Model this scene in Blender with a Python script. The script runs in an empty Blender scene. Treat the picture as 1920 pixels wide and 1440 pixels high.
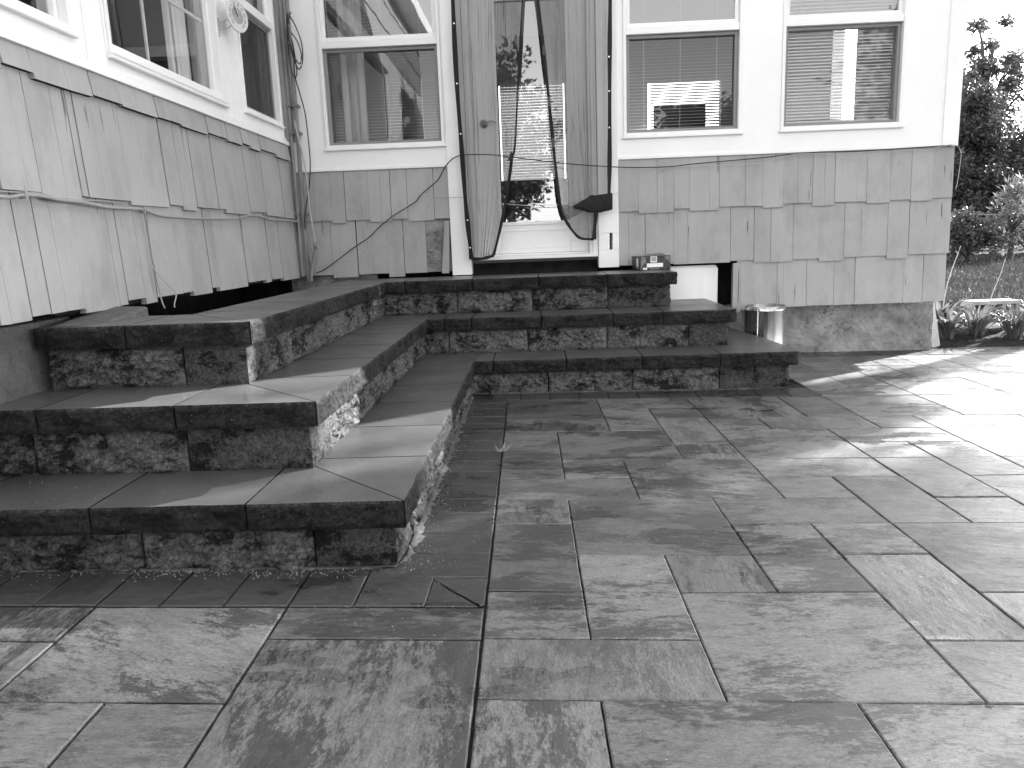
import bpy, math, random
from mathutils import Vector, Matrix, noise
R = math.radians
random.seed(7)
scene = bpy.context.scene
C = scene.collection

# ------------------------------------------------------------------ camera
cam_d = bpy.data.cameras.new("camera"); cam = bpy.data.objects.new("camera", cam_d); C.objects.link(cam)
cam_d.sensor_fit = 'HORIZONTAL'; cam_d.sensor_width = 36.0; cam_d.lens = 1412.9 / 1920 * 36.0
cam_d.clip_start = 0.05; cam_d.clip_end = 2000
CM = Matrix([[0.99889338, 0.02996629, 0.03624955], [0.02994304, 0.18916637, -0.98148841], [-0.03626876, 0.9814877, 0.18805975]])
cam.matrix_world = Matrix.Translation((0, 0, 1.0)) @ CM.to_4x4()
scene.camera = cam

# ------------------------------------------------------------------ world, sun, exposure
SUN_EL, SUN_AZ = 22.0, 54.3          # azimuth from +Y towards +X
world = bpy.data.worlds.new("World"); scene.world = world; world.use_nodes = True
nt = world.node_tree; nt.nodes.clear()
sky = nt.nodes.new('ShaderNodeTexSky'); sky.sky_type = 'NISHITA'; sky.sun_disc = False
sky.sun_elevation = R(SUN_EL); sky.sun_rotation = R(SUN_AZ); sky.air_density = 1.0; sky.dust_density = .4; sky.ozone_density = 1.0
bw = nt.nodes.new('ShaderNodeRGBToBW'); bg = nt.nodes.new('ShaderNodeBackground'); bg.inputs[1].default_value = 0.15
wo = nt.nodes.new('ShaderNodeOutputWorld')
nt.links.new(sky.outputs[0], bw.inputs[0]); nt.links.new(bw.outputs[0], bg.inputs[0]); nt.links.new(bg.outputs[0], wo.inputs[0])
sd = bpy.data.lights.new("sun", 'SUN'); sd.energy = 3.4; sd.angle = R(0.6); sd.color = (1, 1, 1)
so = bpy.data.objects.new("sun", sd); C.objects.link(so)
sdir = Vector((math.sin(R(SUN_AZ)) * math.cos(R(SUN_EL)), math.cos(R(SUN_AZ)) * math.cos(R(SUN_EL)), math.sin(R(SUN_EL))))
so.rotation_euler = sdir.to_track_quat('Z', 'Y').to_euler(); so.location = (8, 5, 6)
vs = scene.view_settings; vs.view_transform = 'Standard'; vs.look = 'None'; vs.gamma = 1.0; vs.exposure = 2.8
scene.render.engine = 'CYCLES'
scene.cycles.max_bounces = 8; scene.cycles.transparent_max_bounces = 24
scene.cycles.sample_clamp_indirect = 6

# ------------------------------------------------------------------ materials
def mat(name):
    m = bpy.data.materials.new(name); m.use_nodes = True
    n = m.node_tree.nodes; b = n['Principled BSDF']
    return m, m.node_tree, b
def nd(t, typ, **kw):
    n = t.nodes.new('ShaderNode' + typ)
    for k, v in kw.items():
        if k in n.bl_rna.properties.keys(): setattr(n, k, v)
        else: n.inputs[k].default_value = v
    return n
def ramp(t, fac, stops, interp='LINEAR'):
    r = t.nodes.new('ShaderNodeValToRGB'); e = r.color_ramp.elements; r.color_ramp.interpolation = interp
    e[0].position, e[1].position = stops[0][0], stops[-1][0]
    for p, v in stops[1:-1]: e.new(p)
    for el, (p, v) in zip(sorted(e, key=lambda q: q.position), stops): el.color = (v, v, v, 1)
    t.links.new(fac, r.inputs[0]); return r.outputs[0]
def mapping(t, src, scale=(1, 1, 1), rot=(0, 0, 0)):
    m = t.nodes.new('ShaderNodeMapping'); m.inputs['Scale'].default_value = scale; m.inputs['Rotation'].default_value = rot
    t.links.new(src, m.inputs['Vector']); return m.outputs[0]
def coords(t, kind='Object'): return t.nodes.new('ShaderNodeTexCoord').outputs[kind]
def noise_t(t, vec, scale, detail=4, rough=.6, dist=0.0):
    n = t.nodes.new('ShaderNodeTexNoise'); n.inputs['Scale'].default_value = scale; n.inputs['Detail'].default_value = detail
    n.inputs['Roughness'].default_value = rough; n.inputs['Distortion'].default_value = dist
    t.links.new(vec, n.inputs['Vector']); return n.outputs['Fac']
def math_t(t, op, a, b=None, clamp=False):
    n = t.nodes.new('ShaderNodeMath'); n.operation = op; n.use_clamp = clamp
    for i, v in enumerate((a, b)):
        if v is None: continue
        if isinstance(v, (int, float)): n.inputs[i].default_value = v
        else: t.links.new(v, n.inputs[i])
    return n.outputs[0]
def mixc(t, f, a, b):
    n = t.nodes.new('ShaderNodeMix'); n.data_type = 'FLOAT'
    for i, v in ((0, f), (2, a), (3, b)):
        if isinstance(v, (int, float)): n.inputs[i].default_value = v
        else: t.links.new(v, n.inputs[i])
    return n.outputs[0]
def setcol(t, b, val): t.links.new(val, b.inputs['Base Color'])
def bump(t, b, h, strength=.5, dist=.01, prev=None):
    n = t.nodes.new('ShaderNodeBump'); n.inputs['Strength'].default_value = strength; n.inputs['Distance'].default_value = dist
    t.links.new(h, n.inputs['Height'])
    if prev is not None: t.links.new(prev, n.inputs['Normal'])
    t.links.new(n.outputs[0], b.inputs['Normal']); return n.outputs[0]
def attr(t, name):
    n = t.nodes.new('ShaderNodeAttribute'); n.attribute_name = name; return n
def plain(name, v, rough=.5, spec=.5, metal=0, var=.0, vs_=8, bmp=0, bscale=60):
    m, t, b = mat(name)
    b.inputs['Base Color'].default_value = (v, v, v, 1); b.inputs['Roughness'].default_value = rough
    b.inputs['Specular IOR Level'].default_value = spec; b.inputs['Metallic'].default_value = metal
    c = coords(t)
    if var: setcol(t, b, ramp(t, noise_t(t, c, vs_, 5, .65), [(.3, v * (1 - var)), (.7, v * (1 + var))]))
    if bmp: bump(t, b, noise_t(t, c, bscale, 3), bmp, .003)
    return m

M_ = {}
M_['trim'] = plain('white_painted_wood', .86, .45, .4, var=.03, vs_=3, bmp=.15, bscale=40)
M_['vinyl'] = plain('white_vinyl', .82, .35, .5, var=.02)
M_['interior_paint'] = plain('interior_wall_paint', .22, .8, var=.05)  # one even grey for the room walls
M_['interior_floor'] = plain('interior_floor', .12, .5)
M_['dark_void'] = plain('dark_hollow_fill', .02, .95, .1, var=.5, vs_=12, bmp=.6, bscale=20)  # near-black fill that stands in for the shade inside hollows
M_['screen_frame'] = plain('grey_screen_frame', .22, .45)
M_['black_cable'] = plain('black_rubber', .015, .4)
M_['grey_cable'] = plain('painted_cable', .30, .6)
M_['white_cable'] = plain('pale_cable', .42, .5)
M_['tape'] = plain('black_webbing', .02, .8, .2, bmp=.5, bscale=300)
M_['metal'] = plain('brushed_metal', .45, .3, .5, 1.0)
M_['black_plastic'] = plain('black_plastic', .02, .4)
M_['curtain'] = plain('pale_curtain', .85, .9)
M_['blind'] = plain('blind_slat', .86, .4)
M_['far_blind'] = None
M_['conduit'] = plain('painted_conduit', .20, .6, var=.25, vs_=4)
M_['plank'] = plain('weathered_plank', .5, .8, var=.15, vs_=20, bmp=.4)

def siding_mat():
    m, t, b = mat('painted_shingle'); c = coords(t)
    a = attr(t, 'tone').outputs['Fac']
    streak = noise_t(t, mapping(t, c, (22, 22, 1.1)), 1.0, 5, .7)
    big = noise_t(t, c, 2.2, 3)
    v = math_t(t, 'MULTIPLY', ramp(t, big, [(.3, .335), (.7, .385)]), a)
    v = math_t(t, 'MULTIPLY', v, ramp(t, streak, [(.3, .97), (.62, 1.02)]))
    fine = noise_t(t, mapping(t, c, (90, 90, 5)), 1.0, 3, .8)
    v = math_t(t, 'MULTIPLY', v, ramp(t, fine, [(.26, .7), (.31, 1.0)]))
    crk = noise_t(t, mapping(t, c, (46, 46, .9)), 1.0, 2, .5)
    v = math_t(t, 'MULTIPLY', v, ramp(t, crk, [(.262, .3), (.285, 1.0)]))
    dirt = noise_t(t, mapping(t, c, (2, 2, 1)), 3.0, 7, .7)
    v = math_t(t, 'MULTIPLY', v, ramp(t, dirt, [(.33, .84), (.52, 1.0)]))
    chips = noise_t(t, mapping(t, c, (1, 1, .7)), 38, 2, .5)
    v = math_t(t, 'ADD', v, ramp(t, chips, [(.785, 0), (.80, .25)]))
    setcol(t, b, v); b.inputs['Roughness'].default_value = .55; b.inputs['Specular IOR Level'].default_value = .3
    n1 = bump(t, b, streak, .35, .006); bump(t, b, fine, .3, .002, n1); return m
M_['siding'] = siding_mat()
M_['course_shade'] = plain('painted_course_shade', .05, .95, .1)  # near-black shingle undersides, painting the shadow line below each course

def conc_mat(name, lo, hi, cracks=True, sc=1.0):
    m, t, b = mat(name); c = coords(t)
    n = noise_t(t, c, 5 * sc, 8, .65, .4)
    v = ramp(t, n, [(.3, lo), (.52, (lo + hi) / 2), (.68, hi)])
    pits = noise_t(t, c, 45 * sc, 4, .7)
    v = math_t(t, 'MULTIPLY', v, ramp(t, pits, [(.3, .45), (.42, 1.0)]))
    if cracks:
        w = nd(t, 'TexVoronoi', feature='DISTANCE_TO_EDGE', Scale=6.0 * sc)
        wv = t.nodes.new('ShaderNodeVectorMath'); wv.operation = 'ADD'
        ns = t.nodes.new('ShaderNodeTexNoise'); ns.inputs['Scale'].default_value = 9 * sc; t.links.new(c, ns.inputs['Vector'])
        sc_ = t.nodes.new('ShaderNodeVectorMath'); sc_.operation = 'SCALE'; sc_.inputs['Scale'].default_value = .35
        t.links.new(ns.outputs['Color'], sc_.inputs[0]); t.links.new(c, wv.inputs[0]); t.links.new(sc_.outputs[0], wv.inputs[1]); t.links.new(wv.outputs[0], w.inputs['Vector'])
        msk = ramp(t, noise_t(t, c, 3.1 * sc, 2), [(.5, 0), (.6, 1)])
        cr = ramp(t, w.outputs['Distance'], [(0, .25), (.03, 1.0)])
        v = math_t(t, 'MULTIPLY', v, mixc(t, msk, 1.0, cr))
    setcol(t, b, v); b.inputs['Roughness'].default_value = .9; b.inputs['Specular IOR Level'].default_value = .2
    h = math_t(t, 'ADD', n, math_t(t, 'MULTIPLY', pits, .35)); bump(t, b, h, .9, .03); return m
M_['foundation'] = conc_mat('old_concrete', .16, .42)
M_['smooth_concrete'] = conc_mat('poured_concrete', .10, .17, False, 1.5)
M_['cinder'] = conc_mat('cinder_concrete', .38, .5, False, 3)

def split_mat(name, lo, mid, hi, blot=1.0, rough=.75):
    """split-face concrete stone: dark with lighter clumps and pale grit"""
    m, t, b = mat(name); c = coords(t)
    off = attr(t, 'off').outputs['Vector']
    va = t.nodes.new('ShaderNodeVectorMath'); t.links.new(c, va.inputs[0]); t.links.new(off, va.inputs[1]); p = va.outputs[0]
    n = math_t(t, 'ADD', math_t(t, 'MULTIPLY', noise_t(t, mapping(t, p, (1, 1, 1.4)), 7, 3, .6), .5), math_t(t, 'ADD', math_t(t, 'MULTIPLY', noise_t(t, mapping(t, p, (1, 1, 1.3)), 32, 6, .75), .32), math_t(t, 'MULTIPLY', noise_t(t, p, 95, 3, .7), .18)))
    v = ramp(t, n, [(.43, lo), (.462, mid * .7), (.478, hi * .8), (.60, hi * 1.2)])
    f = noise_t(t, p, 75, 5, .8)
    v = math_t(t, 'MULTIPLY', v, ramp(t, f, [(.36, .22), (.47, .85), (.56, 1.1), (.68, 1.7)]))
    tone = attr(t, 'tone').outputs['Fac']
    v = math_t(t, 'MULTIPLY', v, tone)
    vo = nd(t, 'TexVoronoi', Scale=80.0); t.links.new(p, vo.inputs['Vector'])
    pick = t.nodes.new('ShaderNodeSeparateColor'); t.links.new(vo.outputs['Color'], pick.inputs[0])
    sp = math_t(t, 'MULTIPLY', ramp(t, vo.outputs['Distance'], [(.10, 1), (.16, 0)]), ramp(t, pick.outputs[0], [(.80, 0), (.81, 1)]))
    v = math_t(t, 'MAXIMUM', v, math_t(t, 'MULTIPLY', sp, .30))
    setcol(t, b, v); b.inputs['Roughness'].default_value = rough; b.inputs['Specular IOR Level'].default_value = .25
    h1 = noise_t(t, p, 36, 8, .8)
    n1 = bump(t, b, h1, 1.0, .035); bump(t, b, noise_t(t, p, 130, 3, .7), .6, .004, n1)
    return m
M_['cap_face'] = split_mat('charcoal_split_stone', .014, .022, .038)
M_['block_face'] = split_mat('mottled_split_stone', .020, .10, .19)

def cap_top_mat():
    m, t, b = mat('charcoal_cap_top'); c = coords(t)
    off = attr(t, 'off').outputs['Vector']
    va = t.nodes.new('ShaderNodeVectorMath'); t.links.new(c, va.inputs[0]); t.links.new(off, va.inputs[1]); p = va.outputs[0]
    tone = attr(t, 'tone').outputs['Fac']
    v = math_t(t, 'MULTIPLY', ramp(t, noise_t(t, p, 3.2, 5, .6), [(.32, .070), (.68, .10)]), tone)
    v = math_t(t, 'MULTIPLY', v, ramp(t, noise_t(t, p, 120, 2, .8), [(.3, .8), (.7, 1.18)]))
    dust = math_t(t, 'MULTIPLY', ramp(t, noise_t(t, mapping(t, p, (2, 9, 1)), 4, 6, .75), [(.66, 0), (.74, 1)]), .10)
    v = math_t(t, 'ADD', v, dust)
    vo = nd(t, 'TexVoronoi', Scale=38.0); t.links.new(p, vo.inputs['Vector'])
    pick = t.nodes.new('ShaderNodeSeparateColor'); t.links.new(vo.outputs['Color'], pick.inputs[0])
    sp = math_t(t, 'MULTIPLY', ramp(t, vo.outputs['Distance'], [(.07, 1), (.11, 0)]), ramp(t, pick.outputs[0], [(.93, 0), (.94, 1)]))
    v = math_t(t, 'MAXIMUM', v, math_t(t, 'MULTIPLY', sp, .4))
    setcol(t, b, v)
    t.links.new(ramp(t, noise_t(t, p, 5, 4), [(.35, .30), (.65, .42)]), b.inputs['Roughness'])
    b.inputs['Specular IOR Level'].default_value = .9
    n1 = bump(t, b, noise_t(t, p, 9, 3), .15, .01); bump(t, b, noise_t(t, p, 170, 3, .7), .35, .0015, n1)
    return m
M_['cap_top'] = cap_top_mat()

def patio_mat():
    m, t, b = mat('slate_textured_paver'); c = coords(t)
    off = attr(t, 'off').outputs['Vector']; pv = attr(t, 'pv').outputs['Color']
    sep = t.nodes.new('ShaderNodeSeparateColor'); t.links.new(pv, sep.inputs[0])
    tone, blot, dirn = sep.outputs[0], sep.outputs[1], sep.outputs[2]
    va = t.nodes.new('ShaderNodeVectorMath'); t.links.new(c, va.inputs[0]); t.links.new(off, va.inputs[1]); p0 = va.outputs[0]
    # grain direction: mix of along-x and oblique per slab
    rot = t.nodes.new('ShaderNodeVectorRotate'); rot.rotation_type = 'Z_AXIS'; t.links.new(p0, rot.inputs['Vector'])
    t.links.new(math_t(t, 'MULTIPLY', dirn, 1.57), rot.inputs['Angle']); p = rot.outputs[0]
    A = noise_t(t, mapping(t, p, (.9, 1.8, 1)), 3.2, 3, .55); B = noise_t(t, mapping(t, p, (.8, 2.1, 1)), 20, 9, .76); Cn = noise_t(t, mapping(t, p, (.8, 1.6, 1)), 95, 4, .75)
    k = math_t(t, 'ADD', math_t(t, 'MULTIPLY', A, .46), math_t(t, 'ADD', math_t(t, 'MULTIPLY', B, .36), math_t(t, 'MULTIPLY', Cn, .18)))
    blotc = ramp(t, k, [(.466, 0), (.487, .5), (.502, .86), (.56, 1)])
    light = math_t(t, 'MULTIPLY', tone, ramp(t, B, [(.3, .70), (.7, 1.32)]))
    light = math_t(t, 'MULTIPLY', light, ramp(t, Cn, [(.3, .70), (.7, 1.32)]))
    dark = math_t(t, 'MULTIPLY', light, .30)
    f = mixc(t, blot, .72, blotc)
    v = mixc(t, f, dark, light)
    grit = noise_t(t, p0, 230, 2, .9)
    v = math_t(t, 'MULTIPLY', v, ramp(t, grit, [(.3, .72), (.7, 1.28)]))
    vo = nd(t, 'TexVoronoi', Scale=45.0); t.links.new(p0, vo.inputs['Vector'])
    pick = t.nodes.new('ShaderNodeSeparateColor'); t.links.new(vo.outputs['Color'], pick.inputs[0])
    sp = math_t(t, 'MULTIPLY', ramp(t, vo.outputs['Distance'], [(.06, 1), (.10, 0)]), ramp(t, pick.outputs[0], [(.92, 0), (.93, 1)]))
    v = math_t(t, 'MAXIMUM', v, math_t(t, 'MULTIPLY', sp, .4))
    setcol(t, b, v)
    wet = noise_t(t, c, 1.3, 4, .55)
    rg = math_t(t, 'ADD', ramp(t, wet, [(.38, .27), (.62, .46)]), ramp(t, noise_t(t, p, 11, 4, .7), [(.3, -.0), (.7, .16)]))
    pud = ramp(t, noise_t(t, mapping(t, c, (.7, 1.5, 1)), 1.6, 5, .6), [(.555, 0), (.575, 1)])
    rg = mixc(t, pud, rg, .20)
    setcol(t, b, math_t(t, 'MULTIPLY', v, mixc(t, pud, 1.0, .72)))
    t.links.new(rg, b.inputs['Roughness']); b.inputs['Specular IOR Level'].default_value = .85
    slate = noise_t(t, mapping(t, p, (.8, 1.6, 1)), 2.6, 3, .5, .8)
    n1 = bump(t, b, slate, .45, .03)
    n2_ = bump(t, b, noise_t(t, mapping(t, p, (.7, 2.0, 1)), 18, 8, .75), .6, .008, n1)
    bump(t, b, grit, .3, .0012, n2_)
    return m
M_['patio'] = patio_mat()
M_['sand'] = conc_mat('joint_sand', .018, .05, False, 6)
M_['grit'] = plain('pale_grit', .30, .8, var=.4, vs_=30)
M_['light_sand'] = conc_mat('polymeric_sand', .12, .24, False, 8)

def glass_mat(name, refl=1.75, tint=1.0):
    m, t, b = mat(name); t.nodes.remove(b)
    g = nd(t, 'BsdfGlossy', Roughness=0.015); tr = nd(t, 'BsdfTransparent', Color=(tint, tint, tint, 1))
    c = coords(t); bp_ = nd(t, 'Bump', Strength=.07, Distance=.02); t.links.new(noise_t(t, c, 1.7, 2, .4), bp_.inputs['Height']); t.links.new(bp_.outputs[0], g.inputs['Normal'])
    fr = nd(t, 'Fresnel', IOR=refl); mx = nd(t, 'MixShader')
    t.links.new(math_t(t, 'MULTIPLY', fr.outputs[0], 1.35, True), mx.inputs[0]); t.links.new(tr.outputs[0], mx.inputs[1]); t.links.new(g.outputs[0], mx.inputs[2])
    t.links.new(mx.outputs[0], t.nodes['Material Output'].inputs[0]); return m
M_['glass'] = glass_mat('window_glass', 1.52)
M_['glass_up'] = glass_mat('window_glass_clear', 2.15)
def mesh_mat(name, alpha, v, dens=True):
    m, t, b = mat(name)
    b.inputs['Base Color'].default_value = (v, v, v, 1); b.inputs['Roughness'].default_value = .9
    tr = nd(t, 'BsdfTransparent'); mx = nd(t, 'MixShader'); c = coords(t)
    s = noise_t(t, mapping(t, c, (1, 1, .02)), 22, 3, .6)
    ln = noise_t(t, mapping(t, c, (1, 1, .012)), 75, 2, .6)
    a = math_t(t, 'ADD', ramp(t, s, [(.3, alpha * .9), (.7, alpha * 1.15)]), ramp(t, ln, [(.62, 0), (.66, .28)]) if dens else 0.0)
    lw = nd(t, 'LayerWeight', Blend=.35)
    a = math_t(t, 'ADD', a, math_t(t, 'MULTIPLY', lw.outputs['Facing'], .12), True)
    t.links.new(a, mx.inputs[0]); t.links.new(tr.outputs[0], mx.inputs[1]); t.links.new(b.outputs[0], mx.inputs[2])
    t.links.new(mx.outputs[0], t.nodes['Material Output'].inputs[0]); return m
M_['net'] = mesh_mat('insect_net', .36, .05, True)
M_['screen'] = mesh_mat('window_screen', .55, .05, False)

def leaf_mat(name, lo, hi, trans=.35, rough=.5):
    m, t, b = mat(name)
    v = ramp(t, attr(t, 'tone').outputs['Fac'], [(0, lo), (1, hi)])
    setcol(t, b, v); b.inputs['Roughness'].default_value = rough
    tl = nd(t, 'BsdfTranslucent'); t.links.new(v, tl.inputs[0]); mx = nd(t, 'MixShader', Fac=trans)
    t.links.new(b.outputs[0], mx.inputs[1]); t.links.new(tl.outputs[0], mx.inputs[2]); t.links.new(mx.outputs[0], t.nodes['Material Output'].inputs[0]); return m
M_['far_blind'] = leaf_mat('translucent_blind', .32, .32, .22)
M_['leaf_dark'] = leaf_mat('evergreen_leaf', .03, .09)
M_['leaf_mid'] = leaf_mat('broad_leaf', .05, .13, .45)
M_['leaf_pale'] = leaf_mat('pale_sprig_leaf', .10, .22, .4)
M_['leaf_plant'] = leaf_mat('glossy_plant_leaf', .07, .20, .35, .35)
M_['grass'] = leaf_mat('grass_blade', .02, .07, .35)
M_['bark'] = plain('tree_bark', .05, .9, var=.4, vs_=20, bmp=.8, bscale=30)
M_['dry_leaf'] = leaf_mat('dry_leaf', .12, .35, .2)
M_['stalk'] = plain('dry_stalk', .38, .7)
def lawn_mat():
    m, t, b = mat('lawn_ground'); c = coords(t)
    v = ramp(t, noise_t(t, c, 1.2, 8, .7), [(.3, .02), (.7, .05)]); setcol(t, b, v); b.inputs['Roughness'].default_value = .9
    bump(t, b, noise_t(t, c, 30, 4, .8), 1, .05); return m
M_['lawn'] = lawn_mat()
M_['mulch'] = plain('mulch_soil', .03, .95, .1, var=.6, vs_=25, bmp=1, bscale=30)

# ------------------------------------------------------------------ mesh helpers
class MB:
    def __init__(s): s.v = []; s.f = []; s.mi = []; s.tone = []; s.off = []; s.pv = []; s.t = 1.0; s.o = (0, 0, 0); s.p = (1, 1, 1)
    def face(s, ids, mi=0): s.f.append(tuple(ids)); s.mi.append(mi); s.tone.append(s.t); s.off.append(s.o); s.pv.append(s.p)
    def add(s, pts): b = len(s.v); s.v += [tuple(p) for p in pts]; return b
    def quad(s, a, b, c, d, mi=0): i = s.add((a, b, c, d)); s.face((i, i + 1, i + 2, i + 3), mi)
    def poly(s, pts, mi=0): i = s.add(pts); s.face(range(i, i + len(pts)), mi)
    def hexa(s, p, mi=0):
        """p: 8 points, bottom ring 0-3, top ring 4-7"""
        i = s.add(p)
        for f in ((3, 2, 1, 0), (4, 5, 6, 7), (0, 1, 5, 4), (1, 2, 6, 5), (2, 3, 7, 6), (3, 0, 4, 7)): s.face([i + k for k in f], mi)
    def box(s, x0, x1, y0, y1, z0, z1, mi=0):
        s.hexa([(x0, y0, z0), (x1, y0, z0), (x1, y1, z0), (x0, y1, z0), (x0, y0, z1), (x1, y0, z1), (x1, y1, z1), (x0, y1, z1)], mi)
    def tube(s, pts, r, n=6, cap=True, r1=None):
        pts = [Vector(p) for p in pts]; rings = []
        up = Vector((0, 0, 1))
        for i, p in enumerate(pts):
            d = (pts[min(i + 1, len(pts) - 1)] - pts[max(i - 1, 0)])
            d = d.normalized() if d.length > 1e-9 else Vector((0, 0, 1))
            a = d.cross(up if abs(d.z) < .9 else Vector((1, 0, 0))).normalized(); b = d.cross(a)
            rr = r if r1 is None else r + (r1 - r) * i / max(1, len(pts) - 1)
            rings.append(s.add([p + rr * (math.cos(2 * math.pi * k / n) * a + math.sin(2 * math.pi * k / n) * b) for k in range(n)]))
        for a, b in zip(rings, rings[1:]):
            for k in range(n): s.face((a + k, a + (k + 1) % n, b + (k + 1) % n, b + k))
        if cap: s.face([rings[0] + k for k in range(n)][::-1]); s.face([rings[-1] + k for k in range(n)])
    def lathe(s, prof, c, n=32, mi=0):
        rings = [s.add([(c[0] + r * math.cos(2 * math.pi * k / n), c[1] + r * math.sin(2 * math.pi * k / n), c[2] + z) for k in range(n)]) for r, z in prof]
        for a, b in zip(rings, rings[1:]):
            for k in range(n): s.face((a + k, a + (k + 1) % n, b + (k + 1) % n, b + k), mi)
    def build(s, name, m, parent=None, smooth=False, bevel=0, recalc=False):
        me = bpy.data.meshes.new(name); me.from_pydata(s.v, [], s.f)
        for q in (m if isinstance(m, (list, tuple)) else [m]): me.materials.append(M_[q])
        me.polygons.foreach_set('material_index', s.mi)
        if smooth: me.polygons.foreach_set('use_smooth', [True] * len(s.f))
        a = me.attributes.new('tone', 'FLOAT', 'FACE'); a.data.foreach_set('value', s.tone)
        if any(o != (0, 0, 0) for o in s.off):
            a = me.attributes.new('off', 'FLOAT_VECTOR', 'FACE'); a.data.foreach_set('vector', [c for o in s.off for c in o])
        if any(p != (1, 1, 1) for p in s.pv):
            a = me.attributes.new('pv', 'FLOAT_COLOR', 'FACE'); a.data.foreach_set('color', [c for p in s.pv for c in (p[0], p[1], p[2], 1)])
        me.update()
        if recalc:
            import bmesh
            b = bmesh.new(); b.from_mesh(me); bmesh.ops.recalc_face_normals(b, faces=b.faces); b.to_mesh(me); b.free()
        o = bpy.data.objects.new(name, me); C.objects.link(o)
        if parent: o.parent = parent; o.matrix_parent_inverse = parent.matrix_world.inverted()
        if bevel:
            bv = o.modifiers.new('bevel', 'BEVEL'); bv.width = bevel; bv.segments = 2; bv.limit_method = 'ANGLE'
        return o
def tag(o, label=None, cat=None, group=None, kind=None):
    for k, v in (('label', label), ('category', cat), ('group', group), ('kind', kind)):
        if v: o[k] = v
    return o
def empty(name, loc, label, cat, group=None):
    o = bpy.data.objects.new(name, None); C.objects.link(o); o.location = loc; o.empty_display_size = .1
    bpy.context.view_layer.update(); tag(o, label, cat, group); return o
def smooth_path(pts, n=6):
    """Catmull-Rom through the points"""
    P = [Vector(p) for p in pts]; out = []
    for i in range(len(P) - 1):
        a, b, c, d = P[max(i - 1, 0)], P[i], P[i + 1], P[min(i + 2, len(P) - 1)]
        for k in range(n):
            t = k / n
            out.append(.5 * ((2 * b) + (c - a) * t + (2 * a - 5 * b + 4 * c - d) * t * t + (3 * b - a - 3 * c + d) * t ** 3))
    out.append(P[-1]); return out
# ------------------------------------------------------------------ the setting: lawn, bed, patio
PBX, PBY = -.01169, .00488
def pz(x, y): return PBX * x + PBY * (y - 3)
mb = MB(); n = 60
def gz(x, y):
    z = -.09
    d = math.hypot(x - 4, y - 9)
    if y > 6.6 and x > 3.2: z += .09 * min(1, (y - 6.6) / 1.5)
    return z + (.05 * noise.noise((x * .12, y * .12, 0)) if d > 6 else 0)
xs = [-400, -120, -50, -25, -12, -6, -3, 0, 2, 3, 3.6, 4.2, 5, 6, 8, 10, 13, 17, 22, 30, 50, 120, 400]
ys = [-400, -120, -50, -25, -12, -6, -3, 0, 3, 5, 6, 6.5, 7, 7.6, 8.3, 9.5, 12, 15, 19, 25, 35, 50, 120, 400]
ids = [[mb.add([(x, y, gz(x, y))]) for x in xs] for y in ys]
for j in range(len(ys) - 1):
    for i in range(len(xs) - 1): mb.face((ids[j][i], ids[j][i + 1], ids[j + 1][i + 1], ids[j + 1][i]))
tag(mb.build('lawn', 'lawn', smooth=True), kind='structure')
# planting bed
mb = MB(); nx, ny = 40, 22
def bedz(x, y): 
    u = min(1, max(0, (y - 6.46) / .35)); return -.045 + .07 * u + .025 * noise.noise((x * 5, y * 5, 1)) - (.16 * max(0, (y - 7.6) / .4))
g = [[mb.add([(3.22 + 5 * i / nx, 6.465 + 1.6 * j / ny, bedz(3.22 + 5 * i / nx, 6.465 + 1.6 * j / ny))]) for i in range(nx + 1)] for j in range(ny + 1)]
for j in range(ny):
    for i in range(nx): mb.face((g[j][i], g[j][i + 1], g[j + 1][i + 1], g[j + 1][i]))
tag(mb.build('planting_bed', 'mulch', smooth=True), kind='structure')
# joint sand under the slabs
mb = MB()
def pq(x0, x1, y0, y1, d): mb.quad((x0, y0, pz(x0, y0) + d), (x1, y0, pz(x1, y0) + d), (x1, y1, pz(x1, y1) + d), (x0, y1, pz(x0, y1) + d))
pq(-3.2, 9.0, -3.0, 6.46, -.009)
mb.quad((-3.2, 6.46, pz(-3.2, 6.46) - .2), (9, 6.46, pz(9, 6.46) - .2), (9, 6.46, pz(9, 6.46) - .009), (-3.2, 6.46, pz(-3.2, 6.46) - .009))
tag(mb.build('joint_sand', 'sand'), kind='structure')

AL = -.0214003
def uvw(u, v): return (-.45 + u * math.cos(AL) - v * math.sin(AL), u * math.sin(AL) + v * math.cos(AL))
def GU(j, v): return .256 + .277 * j - .034 * (v - 1.525)
def GV(k): return 1.525 + .2587 * k
slabs = []
expl = [(0,2,0,1),(2,4,0,2),(4,6,0,1),(0,1,1,2),(1,2,1,3),(4,5,1,3),(5,6,1,2),(5,7,2,4),(0,1,2,4),(2,3,2,3),(3,4,2,4),(4,5,3,4),(1,3,3,5),(0,1,4,5),(3,5,4,5),
 (5,6,4,6),(6,7,4,5),(6,7,5,7),(1,2,6,7),(0,1,6,8),(0,2,5,6),(2,4,5,7),(4,5,5,6),(4,6,6,7),(1,3,7,9),(3,4,7,8),(4,6,7,9),(6,7,7,8),(0,1,8,9),(3,4,8,10),(6,8,8,9),
 (7,8,6,8),(7,9,4,6),(0,2,9,10),(2,3,9,11),(4,5,9,10),(5,7,9,10),(0,2,10,12),(3,4,10,11),(4,6,10,12),(6,7,10,12),(2,4,11,12),(0,1,-2,0),(1,3,-2,0),(3,5,-2,0),(5,6,-1,0),(7,9,10,11)]
occ = set()
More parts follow.
